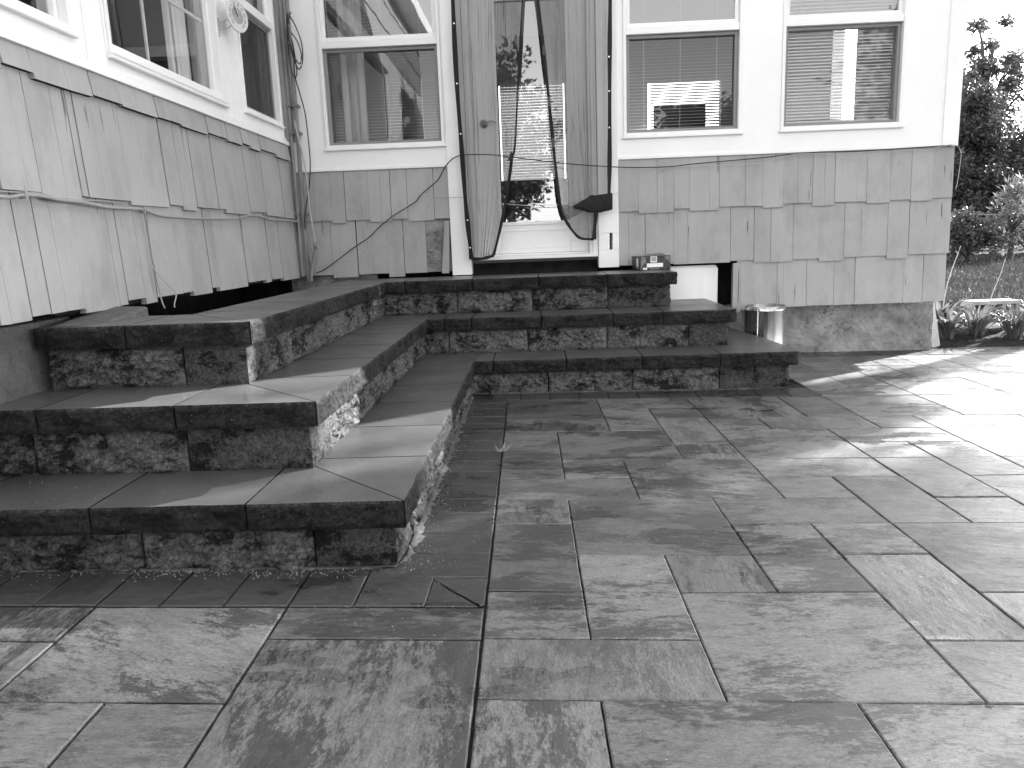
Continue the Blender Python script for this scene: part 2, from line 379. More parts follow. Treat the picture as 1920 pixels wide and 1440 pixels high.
def put(j0, j1, k0, k1):
    for j in range(j0, j1):
        for k in range(k0, k1): occ.add((j, k))
    gp = .0021
    def V(k): return GV(k) if k < 18 else 6.105
    v0, v1 = V(k0) + gp, V(k1) - gp
    if k1 == 12 and j0 < 7: v1 -= .0
    slabs.append([(GU(j0, v0) + gp, v0), (GU(j1, v0) - gp, v0), (GU(j1, v1) - gp, v1), (GU(j0, v1) + gp, v1)])
for e in expl: put(*e)
rnd = random.Random(5)
for k in range(-16, 18):
    for j in range(0, 32):
        if (j, k) in occ: continue
        if k >= 12 and j < 7: 
            continue
        opts = [(2, 2), (1, 2), (2, 1), (1, 1), (2, 1), (1, 2), (3, 2)]; rnd.shuffle(opts)
        for (a, b) in opts + [(1, 1)]:
            cells = [(j + p, k + q) for p in range(a) for q in range(b)]
            if any(cc in occ or cc[1] >= 18 or cc[1] < -16 or (cc[1] >= 12 and cc[0] < 7) for cc in cells): continue
            put(j, j + a, k, k + b); break
# the near left field
gp = .0021
def rect(u0, u1, v0, v1, sh=True):
    f = (lambda u, v: u - .034 * (v - 1.525)) if sh else (lambda u, v: u)
    slabs.append([(f(u0, v0) + gp, v0 + gp), (f(u1, v0) - gp, v0 + gp), (f(u1, v1) - gp, v1 - gp), (f(u0, v1) + gp, v1 - gp)])
for q in ((-.308, .252, 1.778, 1.947), (-.308, .252, 1.26, 1.775), (-.868, -.311, 1.503, 1.947), (-.586, -.311, .98, 1.50), (-.868, -.589, 1.24, 1.50), (-1.16, -.871, 1.762, 1.947), (-1.16, -.871, 1.503, 1.759),
          (-1.72, -1.163, 1.503, 1.947), (-1.43, -.871, 1.24, 1.50), (-2.0, -1.433, 1.24, 1.50), (-2.3, -1.723, 1.503, 1.947)): rect(*q)
for k in range(-8, 0):
    u = -2.3; v0 = 1.24 + .26 * k
    while u < .24:
        w = rnd.choice((.28, .56)); u1 = min(.252, u + w)
        if u1 > .1: u1 = .252
        if not (v0 > .9 and u < -.31 and u1 > -.59) and not (v0 > 1.2): rect(u, u1, v0, v0 + .255)
        u = u1 + .002
nfield = len(slabs)
# soldier pavers along the wing, the front corner and the main flight
vl = [1.952, 2.135, 2.311, 2.483, 2.662, 2.833, 3.004, 3.175, 3.339, 3.510, 3.691, 3.878, 4.04, 4.201, 4.40, 4.554, 4.66]
def edge_u(v): return .2385 - .034 * (v - 1.97)
for a, b in zip(vl, vl[1:]):
    if a == 1.952: slabs.append([(.062, 2.128), (.225, 1.96), (.2345, 1.966), (.232, b - gp), (.062, b - gp)]); slabs.append([(.0665, a + gp), (.2175, a + gp), (.0665, 2.117)]); continue
    u0 = -.065 if a < 2.3 else -.10
    slabs.append([(u0, a + gp), (edge_u(a) - gp, a + gp), (edge_u(b) - gp, b - gp), (u0, b - gp)])
slabs.append([(.066, 1.952 + gp), (.066, 2.13), (-.06, 2.215), (-.138, 2.22), (-.134, 1.952 + gp)])
u = -.136
while u > -2.4:
    slabs.append([(u - .185, 1.952 + gp), (u - gp, 1.952 + gp), (u - .006 - gp, 2.24), (u - .191, 2.24)]); u -= .188
u = .142 - .1
while u < 2.1:
    slabs.append([(u + gp, 4.66 - .022 * (u > .1)), (u + .186 - gp, 4.66 - .022 * (u > .1)), (u + .186 - gp, 4.90), (u + gp, 4.90)]); u += .186
u = 1.75
while u < 9:
    slabs.append([(u + gp, 6.112), (u + .187 - gp, 6.112), (u + .187 - gp, 6.455), (u + gp, 6.455)]); u += .187
mb = MB()
rp = random.Random(11)
for i, q in enumerate(slabs):
    P = [uvw(*p) for p in q]
    cx_ = sum(p[0] for p in P) / len(P); cy_ = sum(p[1] for p in P) / len(P)
    if cx_ < 1.55 and cy_ > 5.05: continue
    sold = i >= nfield
    tone = rp.uniform(.038, .052) if sold else rp.uniform(.122, .20)
    blot = rp.uniform(.05, .35) if sold else rp.choice((.95, 1, 1, .8, .5))
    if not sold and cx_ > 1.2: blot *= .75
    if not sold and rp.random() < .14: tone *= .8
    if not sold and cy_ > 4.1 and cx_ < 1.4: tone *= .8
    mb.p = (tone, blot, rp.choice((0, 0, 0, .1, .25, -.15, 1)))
    mb.o = (rp.uniform(-50, 50), rp.uniform(-50, 50), rp.uniform(-50, 50))
    dz = rp.uniform(-.0012, .0012); tx, ty = rp.gauss(0, .0022), rp.gauss(0, .0022)
    def top(x, y, d=0): return (x, y, pz(x, y) + dz + tx * (x - cx_) + ty * (y - cy_) + d)
    m_ = len(P); ch = .0035
    # slightly irregular edges
    outer = []
    for a in range(m_):
        p0, p1 = P[a], P[(a + 1) % m_]; L = math.hypot(p1[0] - p0[0], p1[1] - p0[1]); st = max(1, int(L / .035))
        nx_, ny_ = (p1[1] - p0[1]) / L, -(p1[0] - p0[0]) / L
        for s in range(st):
            t = s / st; w = 0 if s == 0 else .0016 * noise.noise((p0[0] * 7 + t * 9, p0[1] * 9 + a * 5, i)) - .0002
            outer.append((p0[0] + (p1[0] - p0[0]) * t + nx_ * w * 1.2, p0[1] + (p1[1] - p0[1]) * t + ny_ * w * 1.2))
    inner = []
    for x, y in outer:
        dx, dy = cx_ - x, cy_ - y
        inner.append((x + math.copysign(min(ch, abs(dx)), dx), y + math.copysign(min(ch, abs(dy)), dy)))
    a = mb.add([top(x, y, -.03) for x, y in outer]); b_ = mb.add([top(x, y, -.003) for x, y in outer]); c_ = mb.add([top(x, y, 0) for x, y in inner]); k = len(outer)
    for s in range(k):
        s2 = (s + 1) % k
        mb.face((a + s, a + s2, b_ + s2, b_ + s)); mb.face((b_ + s, b_ + s2, c_ + s2, c_ + s))
    mb.face([c_ + s for s in range(k)])
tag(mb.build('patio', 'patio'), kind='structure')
# swept sand along the foot of the steps
def sand_strip(name, pts, w, seed):
    mb = MB(); P = [Vector(p) for p in pts]; ring = []
    for i, p in enumerate(P):
        d = (P[min(i + 1, len(P) - 1)] - P[max(i - 1, 0)]).normalized(); nrm = Vector((-d.y, d.x, 0))
        ww = w * (1 + .7 * noise.noise((i * .11, seed, 0)) + .45 * noise.noise((i * .45, seed, 3)))
        ww *= min(1, (len(P) - 1 - i) / 12, (i + 1) / 12); h = .006
        ring.append(mb.add([p + Vector((0, 0, pz(p.x, p.y) + h)) - nrm * .015, p + nrm * ww * .5 + Vector((0, 0, pz(p.x, p.y) + .008)), p + nrm * ww + Vector((0, 0, pz(p.x, p.y) - .002))]))
    for a, b in zip(ring, ring[1:]):
        for k in range(2): mb.face((a + k, a + k + 1, b + k + 1, b + k))
    return mb.build(name, 'light_sand', smooth=True, recalc=True)
def lerp(a, b, n): return [(a[0] + (b[0] - a[0]) * i / n, a[1] + (b[1] - a[1]) * i / n, 0) for i in range(n + 1)]
tag(sand_strip('swept_sand', lerp((-.463, 4.85), (-.463, 2.23), 300)[::-1], -.040, 1), kind='stuff')
tag(sand_strip('swept_sand', lerp((-2.4, 2.212), (-.463, 2.212), 240), -.016, 2), kind='stuff')
tag(sand_strip('swept_sand', lerp((-.45, 4.858), (1.615, 4.858), 240), -.030, 3), kind='stuff')

# ------------------------------------------------------------------ the stone steps
ZT = {0: 0, 1: .2342, 2: .4828, 3: .7312}; CAP = .0876; SB = .043; CD = .40
XE = {1: -.4194, 2: -.7619, 3: -1.0903}; YL = {1: 2.1686, 2: 2.4884, 3: 2.821}; YM = {1: 4.8156, 2: 5.1461, 3: 5.4732}; XR = {1: 1.66, 2: 1.3432, 3: 1.007}
steps = empty('stone_steps', (0, 4.5, 0), 'L-shaped dark stone steps of three tiers leading up to the door', 'steps')
rs = random.Random(3); ZTV = (.2342, .4828, .7312)
def stone(fp, z0, z1, rough, name, parent, amp, mats, tone, cell=.0085):
    """a block on a polygon footprint (counter-clockwise); the edges listed in rough are split faces"""
    mb = MB(); mb.t = tone; mb.o = (rs.uniform(-30, 30), rs.uniform(-30, 30), rs.uniform(-30, 30)); o = mb.o
    nz = max(2, int((z1 - z0) / cell)); top = []; bot = []; m = len(fp)
    for e in range(m):
        p, q = fp[e], fp[(e + 1) % m]; L = math.hypot(q[0] - p[0], q[1] - p[1])
        if e not in rough:
            a = mb.add([(p[0], p[1], z0), (p[0], p[1], z1)]); c = mb.add([(q[0], q[1], z0), (q[0], q[1], z1)])
            mb.face((a, c, c + 1, a + 1), 1); top.append(a + 1); bot.append(a)
            continue
        nx_ = max(2, int(L / cell)); N = ((q[1] - p[1]) / L, -(q[0] - p[0]) / L); cols = []
        for i in range(nx_ + 1):
            s = i / nx_; col = []
            for k in range(nz + 1):
                t = k / nz; x = p[0] + (q[0] - p[0]) * s; y = p[1] + (q[1] - p[1]) * s; z = z0 + (z1 - z0) * t
                edge = min(1, min(s, 1 - s) * L / .018) ; et = min(1, min(t, 1 - t) * (z1 - z0) / .016)
                w = edge * (.30 + .70 * et)
                nn = noise.fractal((x * 9 + o[0], y * 9 + o[1], z * 14 + o[2]), 1.0, 2.0, 4) * .6 + .55 * noise.noise((x * 32 + o[0], y * 32, z * 42 + o[1])) + .5 * abs(noise.noise((x * 62, y * 62 + o[0], z * 70)))
                d = amp * w * (nn * 1.25 + .3) + amp * .25 * (et - 1)* edge
                dz = 0
                if k == nz: dz = -amp * .12 * abs(noise.noise((x * 30 + o[0], y * 30, 3))) * edge
                col.append((x + N[0] * d, y + N[1] * d, z + dz))
            cols.append(mb.add(col))
        for i in range(nx_):
            for k in range(nz):
                mb.t = tone * (rs.uniform(1.0, 2.6) if k == nz - 1 and z1 in ZTV else rs.uniform(.9, 1.12)); mb.face((cols[i] + k, cols[i + 1] + k, cols[i + 1] + k + 1, cols[i] + k + 1), 1)
        mb.t = tone
        top += [cc + nz for cc in cols[:-1]]; bot += [cc for cc in cols[:-1]]
        if (e + 1) % m not in rough or True:
            top.append(cols[-1] + nz); bot.append(cols[-1])
    mb.face(top, 0); mb.face(bot[::-1], 1)
    return mb.build(name, mats, parent)
G2 = .0036
def cap(fp, i, rough, step, tone=None): return stone(fp, ZT[i] - CAP, ZT[i], rough, 'cap_stone', step, .014, ['cap_top', 'cap_face'], tone or rs.uniform(.9, 1.12), .0078)
def block(fp, i, rough, step, tone):
    z0 = ZT[i - 1] - (.03 if i == 1 else 0)
    return stone(fp, z0, ZT[i] - CAP - .0015, rough, 'riser_block', step, .026 if tone > .8 else .012, ['block_face', 'block_face'], tone)
def L_core(i):
    mb = MB(); x, yl, ym, xr = XE[i] - .1, YL[i] + .1, YM[i] + .1, XR[i] - .1; z1 = ZT[i] - CAP - .004
    if i < 3: mb.box(-1.955, x, yl, 6.28, -.05, z1); mb.box(x - .0, xr, ym, 6.28, -.05, z1 - .001)
    else: mb.box(-1.47, x, yl, 6.10, .2, z1); mb.box(-1.86, -1.47, yl, yl + .15, .2, z1 - .002); mb.box(x, xr, ym, 6.10, .2, z1 - .001)
    return mb
for i in (1, 2, 3):
    st = L_core(i).build('step', 'dark_void', steps)
    x, yl, ym, xr = XE[i], YL[i], YM[i], XR[i]
    # front of the wing: caps, mitred at the corner
    fj = {1: [-.911, -1.401, -1.89, -2.0], 2: [-1.257, -1.744, -1.955], 3: [-1.578, -1.935]}[i]
    D = CD if i < 3 else .41
    cap([(fj[0] + G2, yl), (x - G2 * 1.2, yl), (x - D - G2 * 1.2, yl + D), (fj[0] + G2, yl + D)] if fj[0] < x - D else [(fj[0] + G2, yl), (x - .002, yl), (x - .002 - (x - fj[0] - .004), yl + (x - fj[0] - .004)), (fj[0] + G2, yl + (x - fj[0] - .003))], i, {0}, st)
    for a, b in zip(fj[1:], fj): cap([(a + G2, yl), (b - G2, yl), (b - G2, yl + D), (a + G2, yl + D)], i, {0}, st)
    # wing side: caps along Y
    yj = {1: [2.649, 3.12, 3.595, 4.05, 4.504], 2: [2.987, 3.46, 3.926, 4.41, 4.87], 3: [3.325, 3.80, 4.28, 4.76, 5.2]}[i]
    cap([(x, yl + .002), (x, yj[0] - G2), (x - D, yj[0] - G2), (x - D, yl + D + .003)] if yj[0] - yl > D + .01 else [(x, yl + .002), (x, yl + .474), (x - D, yl + .474), (x - D, yl + D + .003)], i, {0}, st)
    for a, b in zip(yj, yj[1:]): cap([(x, a + G2), (x, b - G2), (x - D, b - G2), (x - D, a + G2)], i, {0}, st)
    cap([(x, yj[-1] + G2), (x, ym - .001), (x, ym + D - G2), (x - D, ym + D - G2), (x - D, yj[-1] + G2)], i, {0}, st)
    # main flight caps
    mj = {1: [x, -.295, .18, .67, 1.169, xr], 2: [x, -.639, -.451, .027, .517, .856, xr], 3: [x, -.954, -.464, .017, .511, xr]}[i]
    for k_, (a, b) in enumerate(zip(mj, mj[1:])):
        last = k_ == len(mj) - 2
        cap([(a + G2, ym), (b - (0 if last else G2), ym), (b - (0 if last else G2), ym + CD), (a + G2, ym + CD)], i, {0, 1} if last else {0}, st)
    # right side back to the wall
    xt = lambda yy: xr - .085 * max(0, yy - ya) / .9
    ya = ym + CD
    yend = 6.25 if i < 3 else 6.048
    if i < 3:
        k_ = ya
        while k_ < yend - .05:
            e_ = min(yend, k_ + .488); cap([(xr - .42, k_ + .002), (xr, k_ + .002), (xr, e_ - .001), (xr - .42, e_ - .001)], i, {1}, st) if i > 1 else cap([(xr - .42, k_ + .002), (xt(k_), k_ + .002), (xt(e_), e_ - .001), (xr - .42, e_ - .001)], i, {1}, st); k_ = e_
    else:
        for a, b in ((-1.5, -1.09), (-1.088, -.6), (-.598, -.1), (-.098, .39), (.392, xr)): cap([(a, ya + .002), (b, ya + .002), (b, 6.05), (a, 6.05)], i, {1} if b == xr else set(), st)
    # riser blocks
    X1, Y1, YM1, XR1 = x - SB, yl + SB, ym + SB, xr - SB
    fb = {1: [X1, -.721, -1.27, -1.80, -1.95], 2: [X1, -1.244, -1.798, -1.95], 3: [X1, -1.381, -1.922]}[i]
    for k_, (b, a) in enumerate(zip(fb, fb[1:])):
        c_ = k_ == 0
        if c_: block([(a + G2, Y1), (b, Y1), (b, Y1 + .24), (a + G2, Y1 + .24)], i, {0, 1}, st, .62)
        else: block([(a + G2, Y1), (b - G2, Y1), (b - G2, Y1 + .2), (a + G2, Y1 + .2)], i, {0}, st, rs.uniform(.85, 1.1))
    y = Y1 + .24
    while y < YM1 + .05:
        e_ = y + rs.choice((.30, .43, .52)); e_ = min(e_, YM1 + .15)
        block([(X1, y + G2), (X1, e_ - G2), (X1 - .2, e_ - G2), (X1 - .2, y + G2)], i, {0}, st, rs.uniform(.8, 1.15)); y = e_
        if YM1 + .05 - y < .05: break
    mbk = {1: [X1, .059, .61, 1.171, XR1], 2: [X1, -.616, -.07, .477, 1.039, XR1], 3: [X1, -.58, -.031, .516, XR1]}[i]
    if i == 1: mbk = [X1, -.49 + .0, .059, .61, 1.171, XR1]; mbk = [X1, .059, .61, 1.171, XR1]
    for k_, (a, b) in enumerate(zip(mbk, mbk[1:])):
        last = k_ == len(mbk) - 2
        if last: block([(a + G2, YM1), (b, YM1), (b, YM1 + .26), (a + G2, YM1 + .26)], i, {0, 1}, st, .5)
        else: block([(a + G2, YM1), (b - G2, YM1), (b - G2, YM1 + .2), (a + G2, YM1 + .2)], i, {0}, st, rs.uniform(.85, 1.1))
    y = YM1 + .26
    while y < 6.15: dq = .085 * max(0, y - 5.1) / .9 if i == 1 else 0; block([(XR1 - .3, y + G2), (XR1 - dq, y + G2), (XR1 - dq - (.04 if i == 1 else 0), min(6.2, y + .45) - G2), (XR1 - .3, min(6.2, y + .45) - G2)], i, {1}, st, .8); y += .45

# loose grit and sand crumbs on the patio and treads
mb = MB(); rg_ = random.Random(13)
def crumb(x, y, z, r):
    q = [(x + r * rg_.uniform(.6, 1.2) * math.cos(a), y + r * rg_.uniform(.6, 1.2) * math.sin(a), z) for a in (0, 2.1, 4.2)]
    i = mb.add(q + [(x + rg_.uniform(-.3, .3) * r, y, z + r * 1.1)]); mb.face((i, i + 1, i + 3)); mb.face((i + 1, i + 2, i + 3)); mb.face((i + 2, i, i + 3))
for k in range(2600):
    y = 1.2 + 5.0 * rg_.random() ** 1.3; x = rg_.uniform(-.45, 1) * y * .75
    if x < -.40 and y > 2.15: x = -.40 + rg_.random() * .25
    if y > 4.7 and x < 1.7: continue
    crumb(x, y, pz(x, y) + .0005, rg_.uniform(.0010, .0026))
for k in range(900):
    x = -.46 + abs(rg_.gauss(0, .05)); y = rg_.uniform(2.2, 4.8); crumb(x, y, pz(x, y), rg_.uniform(.001, .003))
for k in range(500):
    x = rg_.uniform(-1.9, -.4); y = 2.20 - abs(rg_.gauss(0, .03)); crumb(x, y, pz(x, y), rg_.uniform(.001, .003))
for k in range(700):
    i = rg_.choice((1, 1, 2, 2, 3)); x = XE[i] - rg_.random() * .33; y = rg_.uniform(YL[i], 4.8)
    if rg_.random() < .45: x = rg_.uniform(-1.9, XE[i]); y = YL[i] + rg_.random() * .3
    crumb(x, y, ZT[i] + .0003, rg_.uniform(.0008, .0022))
tag(mb.build('grit', 'grit'), kind='stuff')
# ------------------------------------------------------------------ the house
house = empty('house', (0, 6.3, 0), 'old shingled house corner with white framed windows and white sunroom trim', 'house')
def FB(u, z, d=0): return (u, 6.05 - d, z)
def FL(u, z, d=0): return (-1.87 + d, u, z)
def fbox(mb, F, u0, u1, z0, z1, d0, d1, mi=0):
    mb.hexa([F(u0, z0, d1), F(u1, z0, d1), F(u1, z0, d0), F(u0, z0, d0), F(u0, z1, d1), F(u1, z1, d1), F(u1, z1, d0), F(u0, z1, d0)], mi)
def sheet_holes(mb, F, u0, u1, z0, z1, holes, d0, d1):
    us = sorted({u0, u1} | {h[i] for h in holes for i in (0, 1)}); zs = sorted({z0, z1} | {h[i] for h in holes for i in (2, 3)})
    solid = lambda i, k: 0 <= i < len(us) - 1 and 0 <= k < len(zs) - 1 and not any(h[0] <= us[i] < h[1] and h[2] <= zs[k] < h[3] for h in holes)
    for i in range(len(us) - 1):
        for k in range(len(zs) - 1):
            if not solid(i, k): continue
            a, b, c, d = us[i], us[i + 1], zs[k], zs[k + 1]
            mb.quad(F(a, c, d1), F(b, c, d1), F(b, d, d1), F(a, d, d1)); mb.quad(F(a, c, d0), F(a, d, d0), F(b, d, d0), F(b, c, d0))
            if not solid(i - 1, k): mb.quad(F(a, c, d1), F(a, d, d1), F(a, d, d0), F(a, c, d0))
            if not solid(i + 1, k): mb.quad(F(b, c, d1), F(b, c, d0), F(b, d, d0), F(b, d, d1))
            if not solid(i, k - 1): mb.quad(F(a, c, d1), F(a, c, d0), F(b, c, d0), F(b, c, d1))
            if not solid(i, k + 1): mb.quad(F(a, d, d1), F(b, d, d1), F(b, d, d0), F(a, d, d0))
def ring(mb, F, u0, u1, z0, z1, w, d0, d1, mi=0):
    fbox(mb, F, u0, u0 + w, z0, z1, d0, d1, mi); fbox(mb, F, u1 - w, u1, z0, z1, d0, d1, mi)
    fbox(mb, F, u0 + w, u1 - w, z0, z0 + w, d0, d1 - .001, mi); fbox(mb, F, u0 + w, u1 - w, z1 - w, z1, d0, d1 - .001, mi)
ZTOP = 3.45
W1 = (-1.60, -.672, 1.742, 3.20); W3 = (.70, 1.592, 1.742, 3.20); W4 = (1.885, 2.792, 1.742, 3.20)
mb = MB()
sheet_holes(mb, FB, -1.866, -.662, 1.582, ZTOP, [W1], -.12, 0)
sheet_holes(mb, FB, .657, 3.215, 1.582, ZTOP, [W3, W4], -.12, 0)
fbox(mb, FB, -.662, .657, 2.95, ZTOP, -.12, 0)
# door posts stand a little proud
fbox(mb, FB, -.662, -.508, .738, 2.95, -.12, .018); fbox(mb, FB, .497, .657, .757, .894, -.12, .016)
fbox(mb, FB, .497, .657, 1.023, 2.95, -.12, .016); fbox(mb, FB, .497, .584, .8945, 1.0225, -.12, .016); fbox(mb, FB, .608, .657, .8945, 1.0225, -.12, .016)
# flat battens round the windows and the corner board
for a, b in ((-.672, -.664),): pass
fbox(mb, FB, 3.10, 3.219, 1.576, ZTOP, -.0, .012)
fbox(mb, FB, -1.866, -.664, 1.574, 1.600, -.1, .006); fbox(mb, FB, .659, 3.098, 1.574, 1.600, -.1, .006)
# the return of the sunroom along its right side
FR = lambda u, z, d=0: (3.215 + d, u, z)
sheet_holes(mb, FR, 6.17, 10.1, 1.582, ZTOP, [(7.7, 8.3, 1.9, 3.0)], -.12, -.001)
mb.build('window_casing', 'trim', house, bevel=.003)
mb = MB(); LH = [(1.70, 3.245, 1.893, 3.25), (3.515, 4.785, 1.893, 3.25), (5.12, 5.85, 1.893, 3.25), (-.9, .9, 1.893, 3.25)]
sheet_holes(mb, FL, -1.4, 6.046, 1.795, 3.42, LH, -.12, 0)
fbox(mb, FL, -1.4, 6.03, 1.768, 1.815, -.1, .012)
for u in (3.335, 3.49, 4.93, 5.03): fbox(mb, FL, u, u + .006, 1.816, 3.42, 0, .006)
mb.build('window_casing', 'trim', house, bevel=.003)

# shingles
rw = random.Random(21)
def course(mb, F, lst, ztop, base=-.022, th=(.026, .008), crack=True):
    for (a, b, z) in lst:
        mb.t = rw.uniform(.95, 1.05); j = rw.uniform(-.0015, .0025); g0, g1 = rw.uniform(.0006, .0018), rw.uniform(.0006, .0018)
        cuts = [a + g0, b - g1]
        if crack and b - a > .16 and rw.random() < .6: cuts.insert(1, a + (b - a) * rw.uniform(.3, .7))
        for q, (u0, u1) in enumerate(zip(cuts, cuts[1:])):
            last = q == len(cuts) - 2
            zl, zr = z + rw.uniform(-.002, .002), z + rw.uniform(-.002, .002)
            lean = rw.uniform(-.001, .001)
            e0, e1 = u0, u1 - (0 if last else .0012)
            mb.hexa([F(e0, zl, base + th[0] + j), F(e1, zr, base + th[0] + j), F(e1, zr, base), F(e0, zl, base),
                     F(e0 + lean, ztop, base + th[1] + j), F(e1 + lean, ztop, base + th[1] + j), F(e1 + lean, ztop, base), F(e0 + lean, ztop, base)]); mb.mi[-6] = 1  # bottom faces take the painted shade
RA = [(0.661,0.813,1.182),(0.813,1.087,1.165),(1.087,1.208,1.19),(1.208,1.435,1.168),(1.434,1.634,1.19),(1.634,1.769,1.188),(1.769,1.926,1.17),(1.925,2.148,1.196),(2.149,2.318,1.170),(2.316,2.559,1.191),(2.56,2.738,1.174),(2.736,2.892,1.194),(2.892,3.051,1.178),(3.049,3.209,1.196)]
RB = [(0.657,0.736,0.768),(0.736,0.865,0.766),(0.865,1.088,0.767),(1.088,1.197,0.763),(1.197,1.528,0.761),(1.528,1.71,0.774),(1.711,1.84,0.754),(1.84,2.012,0.752),(2.011,2.214,0.769),(2.214,2.406,0.745),(2.405,2.735,0.772),(2.736,2.899,0.746),(2.899,3.212,0.774)]
RC = [(1.583,1.614,0.369),(1.613,1.785,0.387),(1.784,1.901,0.390),(1.9,1.949,0.392),(1.949,2.129,0.398),(2.129,2.341,0.402),(2.341,2.503,0.400),(2.503,2.692,0.401),(2.692,2.881,0.402),(2.881,3.03,0.399),(3.03,3.146,0.402),(3.145,3.204,0.404)]
LA = [(-1.871,-1.724,1.198),(-1.724,-1.596,1.197),(-1.597,-1.485,1.179),(-1.483,-1.297,1.195),(-1.298,-1.124,1.176),(-1.122,-0.992,1.192),(-0.992,-0.783,1.174),(-0.782,-0.663,1.183)]
LB = [(-1.856,-1.62,0.774),(-1.621,-1.419,0.752),(-1.414,-1.17,0.771),(-1.172,-1.044,0.742),(-1.042,-0.864,0.766)]
W0c = [(2.774,2.94,1.68),(2.94,3.32,1.659),(3.323,3.555,1.668),(3.557,3.882,1.66),(3.887,4.144,1.665),(4.147,4.475,1.656),(4.485,4.759,1.668),(4.763,4.99,1.657),(4.996,5.132,1.671),(5.137,5.318,1.654),(5.329,5.635,1.671),(5.641,5.966,1.654)]
W1c = [(2.671,2.892,1.241),(2.892,3.146,1.225),(3.151,3.194,1.24),(3.202,3.533,1.238),(3.538,3.91,1.224),(3.917,4.068,1.238),(4.071,4.235,1.218),(4.24,4.521,1.239),(4.529,4.637,1.242),(4.637,5.025,1.220),(5.032,5.342,1.244),(5.346,5.716,1.226),(5.73,6.03,1.219)]
W2c = [(2.561,2.727,0.77),(2.731,2.84,0.784),(2.845,3.066,0.784),(3.067,3.333,0.765),(3.334,3.402,0.773),(3.406,3.562,0.79),(3.562,3.67,0.762),(3.675,4.08,0.785),(4.081,4.32,0.764),(4.329,4.428,0.788),(4.428,4.87,0.765),(4.876,5.208,0.788),(5.212,5.32,0.769),(5.33,5.565,0.784),(5.574,5.97,0.764),(5.976,6.03,0.775)]
def more(lst, u, umin, z):
    out = list(lst)
    while u > umin:
        w = rw.uniform(.11, .34); out.append((max(umin, u - w), u - .003, z + rw.choice((-.01, .01)))); u -= w
    return out
mb = MB(); course(mb, FB, RA, 1.61); course(mb, FB, RB, 1.215); course(mb, FB, RC, .80, crack=False); mb.build('siding', ['siding', 'course_shade'], house)
mb = MB(); course(mb, FB, LA, 1.61); course(mb, FB, LB, 1.215)
# the loose sliver beside the door post
mb.hexa([FB(-.748, .758, .012), FB(-.690, .756, .012), FB(-.690, .756, 0), FB(-.748, .758, 0), FB(-.706, 1.165, .004), FB(-.668, 1.165, .004), FB(-.668, 1.165, -.01), FB(-.706, 1.165, -.01)])
mb.build('siding', ['siding', 'course_shade'], house)
mb = MB()
course(mb, FL, more(W0c, 2.77, -1.38, 1.668), 1.80, th=(.034, .014)); course(mb, FL, more(W1c, 2.668, -1.38, 1.232), 1.70, th=(.028, .008)); course(mb, FL, more(W2c, 2.558, -1.38, .775), 1.26, th=(.026, .008)); mb.build('siding', ['siding', 'course_shade'], house)
mb = MB()
for k in range(3): course(mb, FL, more([], 6.04, -1.38, 3.42 + .34 * k), 3.42 + .34 * k + .36, th=(.020, .006))
mb.build('siding', ['siding', 'course_shade'], house)
# sheathing right behind the shingles, black where it shows
mb = MB()
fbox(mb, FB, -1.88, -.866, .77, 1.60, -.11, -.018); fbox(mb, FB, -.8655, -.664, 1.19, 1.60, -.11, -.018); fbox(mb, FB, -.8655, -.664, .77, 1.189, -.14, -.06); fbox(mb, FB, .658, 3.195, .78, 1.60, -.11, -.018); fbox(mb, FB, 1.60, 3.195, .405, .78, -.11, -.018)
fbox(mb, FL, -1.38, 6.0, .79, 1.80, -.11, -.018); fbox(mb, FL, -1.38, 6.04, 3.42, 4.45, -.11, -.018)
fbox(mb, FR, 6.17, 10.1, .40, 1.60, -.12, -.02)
# near-black sheets standing in for shade behind the missing shingles and below the door
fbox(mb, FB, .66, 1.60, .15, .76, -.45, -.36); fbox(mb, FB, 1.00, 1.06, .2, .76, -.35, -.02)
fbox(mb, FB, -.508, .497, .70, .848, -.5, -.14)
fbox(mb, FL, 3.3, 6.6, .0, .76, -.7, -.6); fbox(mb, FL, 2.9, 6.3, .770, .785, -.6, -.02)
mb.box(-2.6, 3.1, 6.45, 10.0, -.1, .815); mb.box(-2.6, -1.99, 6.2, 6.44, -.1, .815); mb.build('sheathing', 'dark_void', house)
mb = MB()
for (a, b, z) in [(6.18 + .28 * k, 6.455 + .28 * k, 0) for k in range(14)]:
    for zt, zb in ((1.6, 1.19), (1.215, .765), (.80, .40)): mb.t = rw.uniform(.96, 1.03); fbox(mb, FR, a, b, zb + rw.choice((0, .015)), zt, -.018, -.004 if zt > 1 else -.008)
mb.build('siding', ['siding', 'course_shade'], house)

# foundations
def rough_wall(name, F, u0, u1, z0, z1, m, amp, nu, nzz, seed, lean=0):
    mb = MB(); g = []
    for i in range(nu + 1):
        row = []
        for k in range(nzz + 1):
            u = u0 + (u1 - u0) * i / nu; z = z0 + (z1 - z0) * k / nzz
            d = amp * noise.fractal((u * 5, z * 7, seed), 1, 2, 5) + amp * .4 * noise.noise((u * 22, z * 26, seed)) + lean * (z1 - z)
            row.append(F(u, z, d))
        g.append(mb.add(row))
    for i in range(nu):
        for k in range(nzz): mb.face((g[i] + k, g[i + 1] + k, g[i + 1] + k + 1, g[i] + k + 1))
    return mb.build(name, m, house)
FF = lambda u, z, d=0: (u, 6.30 - d, z)
rough_wall('foundation', FF, 1.585, 3.252, -.12, .41, 'foundation', .016, 170, 60, 3, .03)
mb = MB(); mb.box(1.585, 3.25, 6.325, 6.6, -.1, .40); mb.box(3.10, 3.245, 6.6, 10, -.1, .41); mb.box(1.585, 3.20, 6.145, 6.32, .404, .41)
mb.build('foundation', 'foundation', house)
